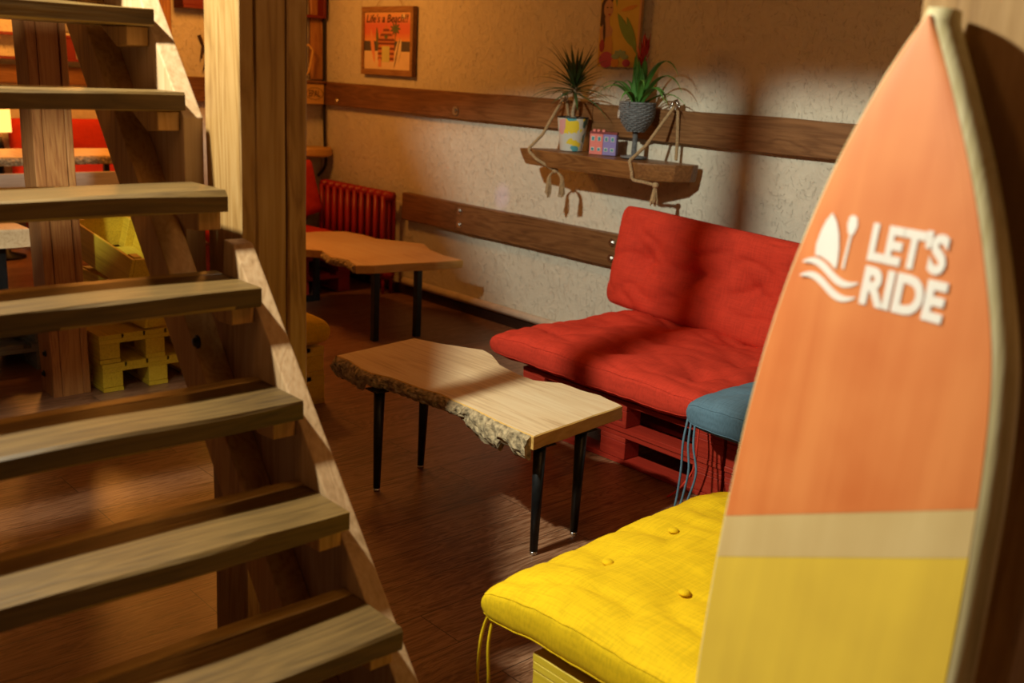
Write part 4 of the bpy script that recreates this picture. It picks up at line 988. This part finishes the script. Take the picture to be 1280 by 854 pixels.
# twig ornament and red shelf on the short wall
bm = BM(); random.seed(3)
for s0, e0 in (((0, 0, 0), (0, 0.09, -0.22)), ((0, 0.03, -0.07), (0.03, 0.0, -0.16)), ((0, 0.05, -0.12), (0.02, 0.11, -0.1)), ((0, 0.06, -0.15), (0.02, 0.02, -0.24))):
    tube(bm, dense([s0, e0], 6), [0.012*(1-0.08*i) for i in range(7)], 6)
o = obj('twig_ornament', bm, MT['stamp'], None, True, (-7.285, 3.52, 1.78)); tag(o, 'dark twig hanging on the short orange wall between staircase and big post', 'twig')
rs = thing('red_wall_shelf', 'dark red shelf high on the short wall above the twig', 'shelf', (-7.30, 3.34, 1.955))
obj('shelf_board', bbox(0.002, 0.16, 0.0, 0.62, 0.0, 0.022, 0.002), MT['darkred'], rs)
obj('box', bbox(0.004, 0.15, 0.0, 0.27, 0.0225, 0.16, 0.002), MT['darkred'], rs)

# ------------------------------------------------------------------ yellow pallet stool behind the post, yellow pile behind the stairs
make_pallet('pallet', 'yellow-brown pallet on the floor right behind the big post, lowest of its stack', (-4.75, 2.24, 0.001), 0.52, 0.42, MT['yelpaint'])
make_pallet('pallet', 'yellow-brown pallet behind the big post, directly under the small ochre cushion', (-4.75, 2.235, 0.147), 0.52, 0.42, MT['yelpaint'])
cushion('seat_cushion', 'small ochre yellow cushion just right of the big post', (-4.48, 2.45, 0.37), 0.58, 0.46, 0.15, MT['yel_fab'], [], seed=21, n=32, seam=False)

def crate(name, label, loc, rot, w=0.62, d=0.42, h=0.22):
    p = thing(name, label, 'crate', loc, rot)
    for x in (0, w-0.05):
        for y in (0, d-0.05): obj('corner_block', bbox(x, x+0.05, y, y+0.05, 0, h, 0.003), MT['yelpaint'], p)
    for z in (0.0, h-0.09):
        for y0, y1 in ((-0.0185, -0.0005), (d+0.0005, d+0.0185)): obj('side_board', bbox(-0.018, w+0.018, y0, y1, z, z+0.085, 0.002), MT['yelpaint'], p)
        for x0, x1 in ((-0.0185, -0.0005), (w+0.0005, w+0.0185)): obj('end_board', bbox(x0, x1, 0, d, z, z+0.085, 0.002), MT['yelpaint'], p)
    for i in range(4):
        y = i*(d-0.09)/3; obj('bottom_board', bbox(0.051, w-0.051, y, y+0.09, 0.0, 0.014, 0.002), MT['yelpaint'], p)
    return p
make_pallet('pallet', 'yellow pallet on the floor behind the stairs, lowest of the yellow pile', (-5.60, 1.84, 0.001), 0.66, 0.56, MT['yelpaint'])
make_pallet('pallet', 'second yellow pallet from the floor in the pile behind the stairs', (-5.60, 1.83, 0.147), 0.66, 0.56, MT['yelpaint'])
crate('crate', 'yellow crate tilted on the pallet pile behind the stairs, lower of two', (-5.46, 1.93, 0.375), (math.radians(-4), math.radians(8), math.radians(16)), 0.52, 0.36, 0.17)
crate('crate', 'yellow crate tilted on top of the pile behind the stairs', (-5.52, 1.90, 0.635), (math.radians(-4), math.radians(15), math.radians(12)), 0.54, 0.36, 0.17)

# ------------------------------------------------------------------ far room seen through the stairs
make_pallet('pallet', 'dark red pallet bench base in the far room, under the red cushion', (-9.35, 2.85, 0.30), 0.7, 1.3, MT['redpaint'])
for c in (0,):
    bx_ = thing('bench_base', 'plain bench under the red cushions along the far wall', 'bench', (-8.95, 2.0, 0))
    obj('seat_panel', bbox(-0.45, 0.35, 0.8, 2.3, 0.26, 0.295, 0.004), MT['redpaint'], bx_)
    for y in (0.9, 1.6, 2.25): obj('support', bbox(-0.42, 0.32, y, y+0.05, 0, 0.259, 0.003), MT['redpaint'], bx_)
cushion('back_cushion', 'bright red back cushion on the far bench, seen between the stair treads', (-9.25, 3.35, 0.76), 1.15, 0.62, 0.16, MT['red_fab'], [(0, 0), (0.3, 0), (-0.3, 0)], rot=(math.radians(82), 0, math.radians(90)), seed=31, n=36, seam=False)
tb = thing('far_table', 'rough-edged wooden slab table in the far room behind the stairs', 'table', (-7.95, 2.75, 0))
slab_top(tb, [(-0.32, -0.85), (0.30, -0.80), (0.34, -0.3), (0.29, 0.1), (0.33, 0.40), (0.30, 0.50), (-0.30, 0.52), (-0.35, -0.2)], 0.90, 0.06, lambda p: p.x > 0.2, [MT['slab'], MT['slabcut'], MT['bark']], 0.02, 5)
for x in (-0.22, 0.2):
    for y in (-0.6, 0.4): obj('leg', bbox(x-0.02, x+0.02, y-0.02, y+0.02, 0, 0.839, 0.002), MT['blackmetal'], tb)
bn = thing('white_bench', 'whitewashed wooden bench back standing below the far slab table', 'bench', (-7.35, 2.72, 0))
wh = wood('whitewashed_wood', (0.36, 0.32, 0.27), (0.52, 0.48, 0.42), (0.62, 0.58, 0.52), 'Y', 1, 0.6)
obj('back_board', bbox(0, 0.03, -0.85, 0.42, 0.68, 0.82, 0.003), wh, bn); obj('back_board', bbox(0, 0.03, -0.85, 0.42, 0.50, 0.65, 0.003), wh, bn)
for y in (-0.8, 0.35): obj('leg', bbox(-0.04, -0.001, y, y+0.05, 0, 0.82, 0.003), wh, bn)
obj('seat', bbox(0.031, 0.36, -0.85, 0.42, 0.38, 0.41, 0.003), wh, bn); 
for y in (-0.8, 0.35): obj('leg', bbox(0.30, 0.34, y, y+0.05, 0, 0.379, 0.003), wh, bn)
# red window-like wall shelf with lantern
fs = thing('red_frame_shelf', 'dark red open frame shelf on the far wall, seen between the top treads', 'shelf', (-9.44, 3.1, 1.535))
for (a, b, c_, d_) in ((-0.8, 1.2, 0.19, 0.215), (-0.8, 1.2, 0.0, 0.022)): obj('shelf_board', bbox(0.0, 0.16, a, b, c_, d_, 0.002), MT['darkred'], fs)
for (a, b) in ((-0.80, -0.775), (0.04, 0.27), (1.175, 1.2)): obj('upright', bbox(0.001, 0.15, a, b, 0.0225, 0.1895, 0.002), MT['darkred'], fs)
ln = thing('red_lantern', 'small glowing red lantern on the far red shelf', 'lantern', (-9.36, 3.18, 1.766))
bm = BM(); lathe(bm, [(0, 0), (0.03, 0), (0.022, 0.02), (0.04, 0.05), (0.045, 0.10), (0.03, 0.13), (0, 0.13)], 16); obj('glass', bm, plain('lantern_glow', (1.0, 0.10, 0.04), 0.4, emit=1.0), ln, True)
bm = BM(); lathe(bm, [(0, 0.131), (0.034, 0.131), (0.02, 0.16), (0, 0.165)], 16); obj('cap', bm, MT['black'], ln)
bk = obj('grey_panel', bbox(-9.44, -9.42, 3.235, 3.40, 1.78, 2.0, 0.002), flat('grey_board', (0.25, 0.24, 0.24)), None); tag(bk, 'small grey panel on the far wall beside the red lantern', 'panel')
# glowing lampshade and cord at the left edge
lp = thing('table_lamp', 'glowing orange cylindrical lampshade at the left edge behind the stairs', 'lamp', (-8.75, 2.55, 0.826))
bm = BM(); tube(bm, [(0, 0, 0), (0, 0, 0.16)], [0.05, 0.012], 14); obj('base', bm, MT['blackmetal'], lp, True)
bm = BM(); lathe(bm, [(0.095, 0.165), (0.09, 0.37), (0.087, 0.37), (0.092, 0.165), (0.095, 0.165)], 28); obj('shade', bm, plain('lampshade_glow', (1.0, 0.50, 0.12), 0.8, emit=2.0), lp, True)
lamp('table_lamp_bulb', 'POINT', (-8.75, 2.55, 1.11), (1.0, 0.42, 0.09), 6, 0.03)
ls = thing('lamp_stand', 'dark wooden stand under the glowing lampshade', 'stand', (-8.75, 2.55, 0))
# (kept simple: a turned column with a plate)
bm = BM(); lathe(bm, [(0, 0), (0.14, 0), (0.14, 0.02), (0.03, 0.05), (0.025, 0.8), (0.0, 0.8)], 20); obj('column', bm, MT['blackmetal'], ls, True)
bm = BM(); lathe(bm, [(0, 0.8005), (0.10, 0.8005), (0.10, 0.825), (0, 0.825)], 20); obj('plate', bm, MT['blackmetal'], ls)
# low plank table and grey pallet at the left edge
lt = thing('plank_table', 'pale plank tabletop edge at the far left behind the post', 'table', (-6.1, 1.45, 0))
obj('top', rough_board(-0.35, 0.30, -0.8, 0.36, 0.60, 0.70, 1, 0.01, 0.06, 0.006, 4), MT['slab'], lt)
for x in (-0.28, 0.2):
    for y in (-0.7, 0.2): obj('leg', bbox(x, x+0.05, y, y+0.05, 0, 0.596, 0.003), MT['blackmetal'], lt)
make_pallet('pallet', 'greyish blue pallet on the floor at the far left, under the plank tabletop', (-6.0, 1.05, 0.001), 0.5, 0.76, MT['greypaint'])
make_pallet('pallet', 'upper greyish blue pallet at the far left, under the plank tabletop', (-6.0, 1.05, 0.147), 0.5, 0.76, MT['greypaint'])
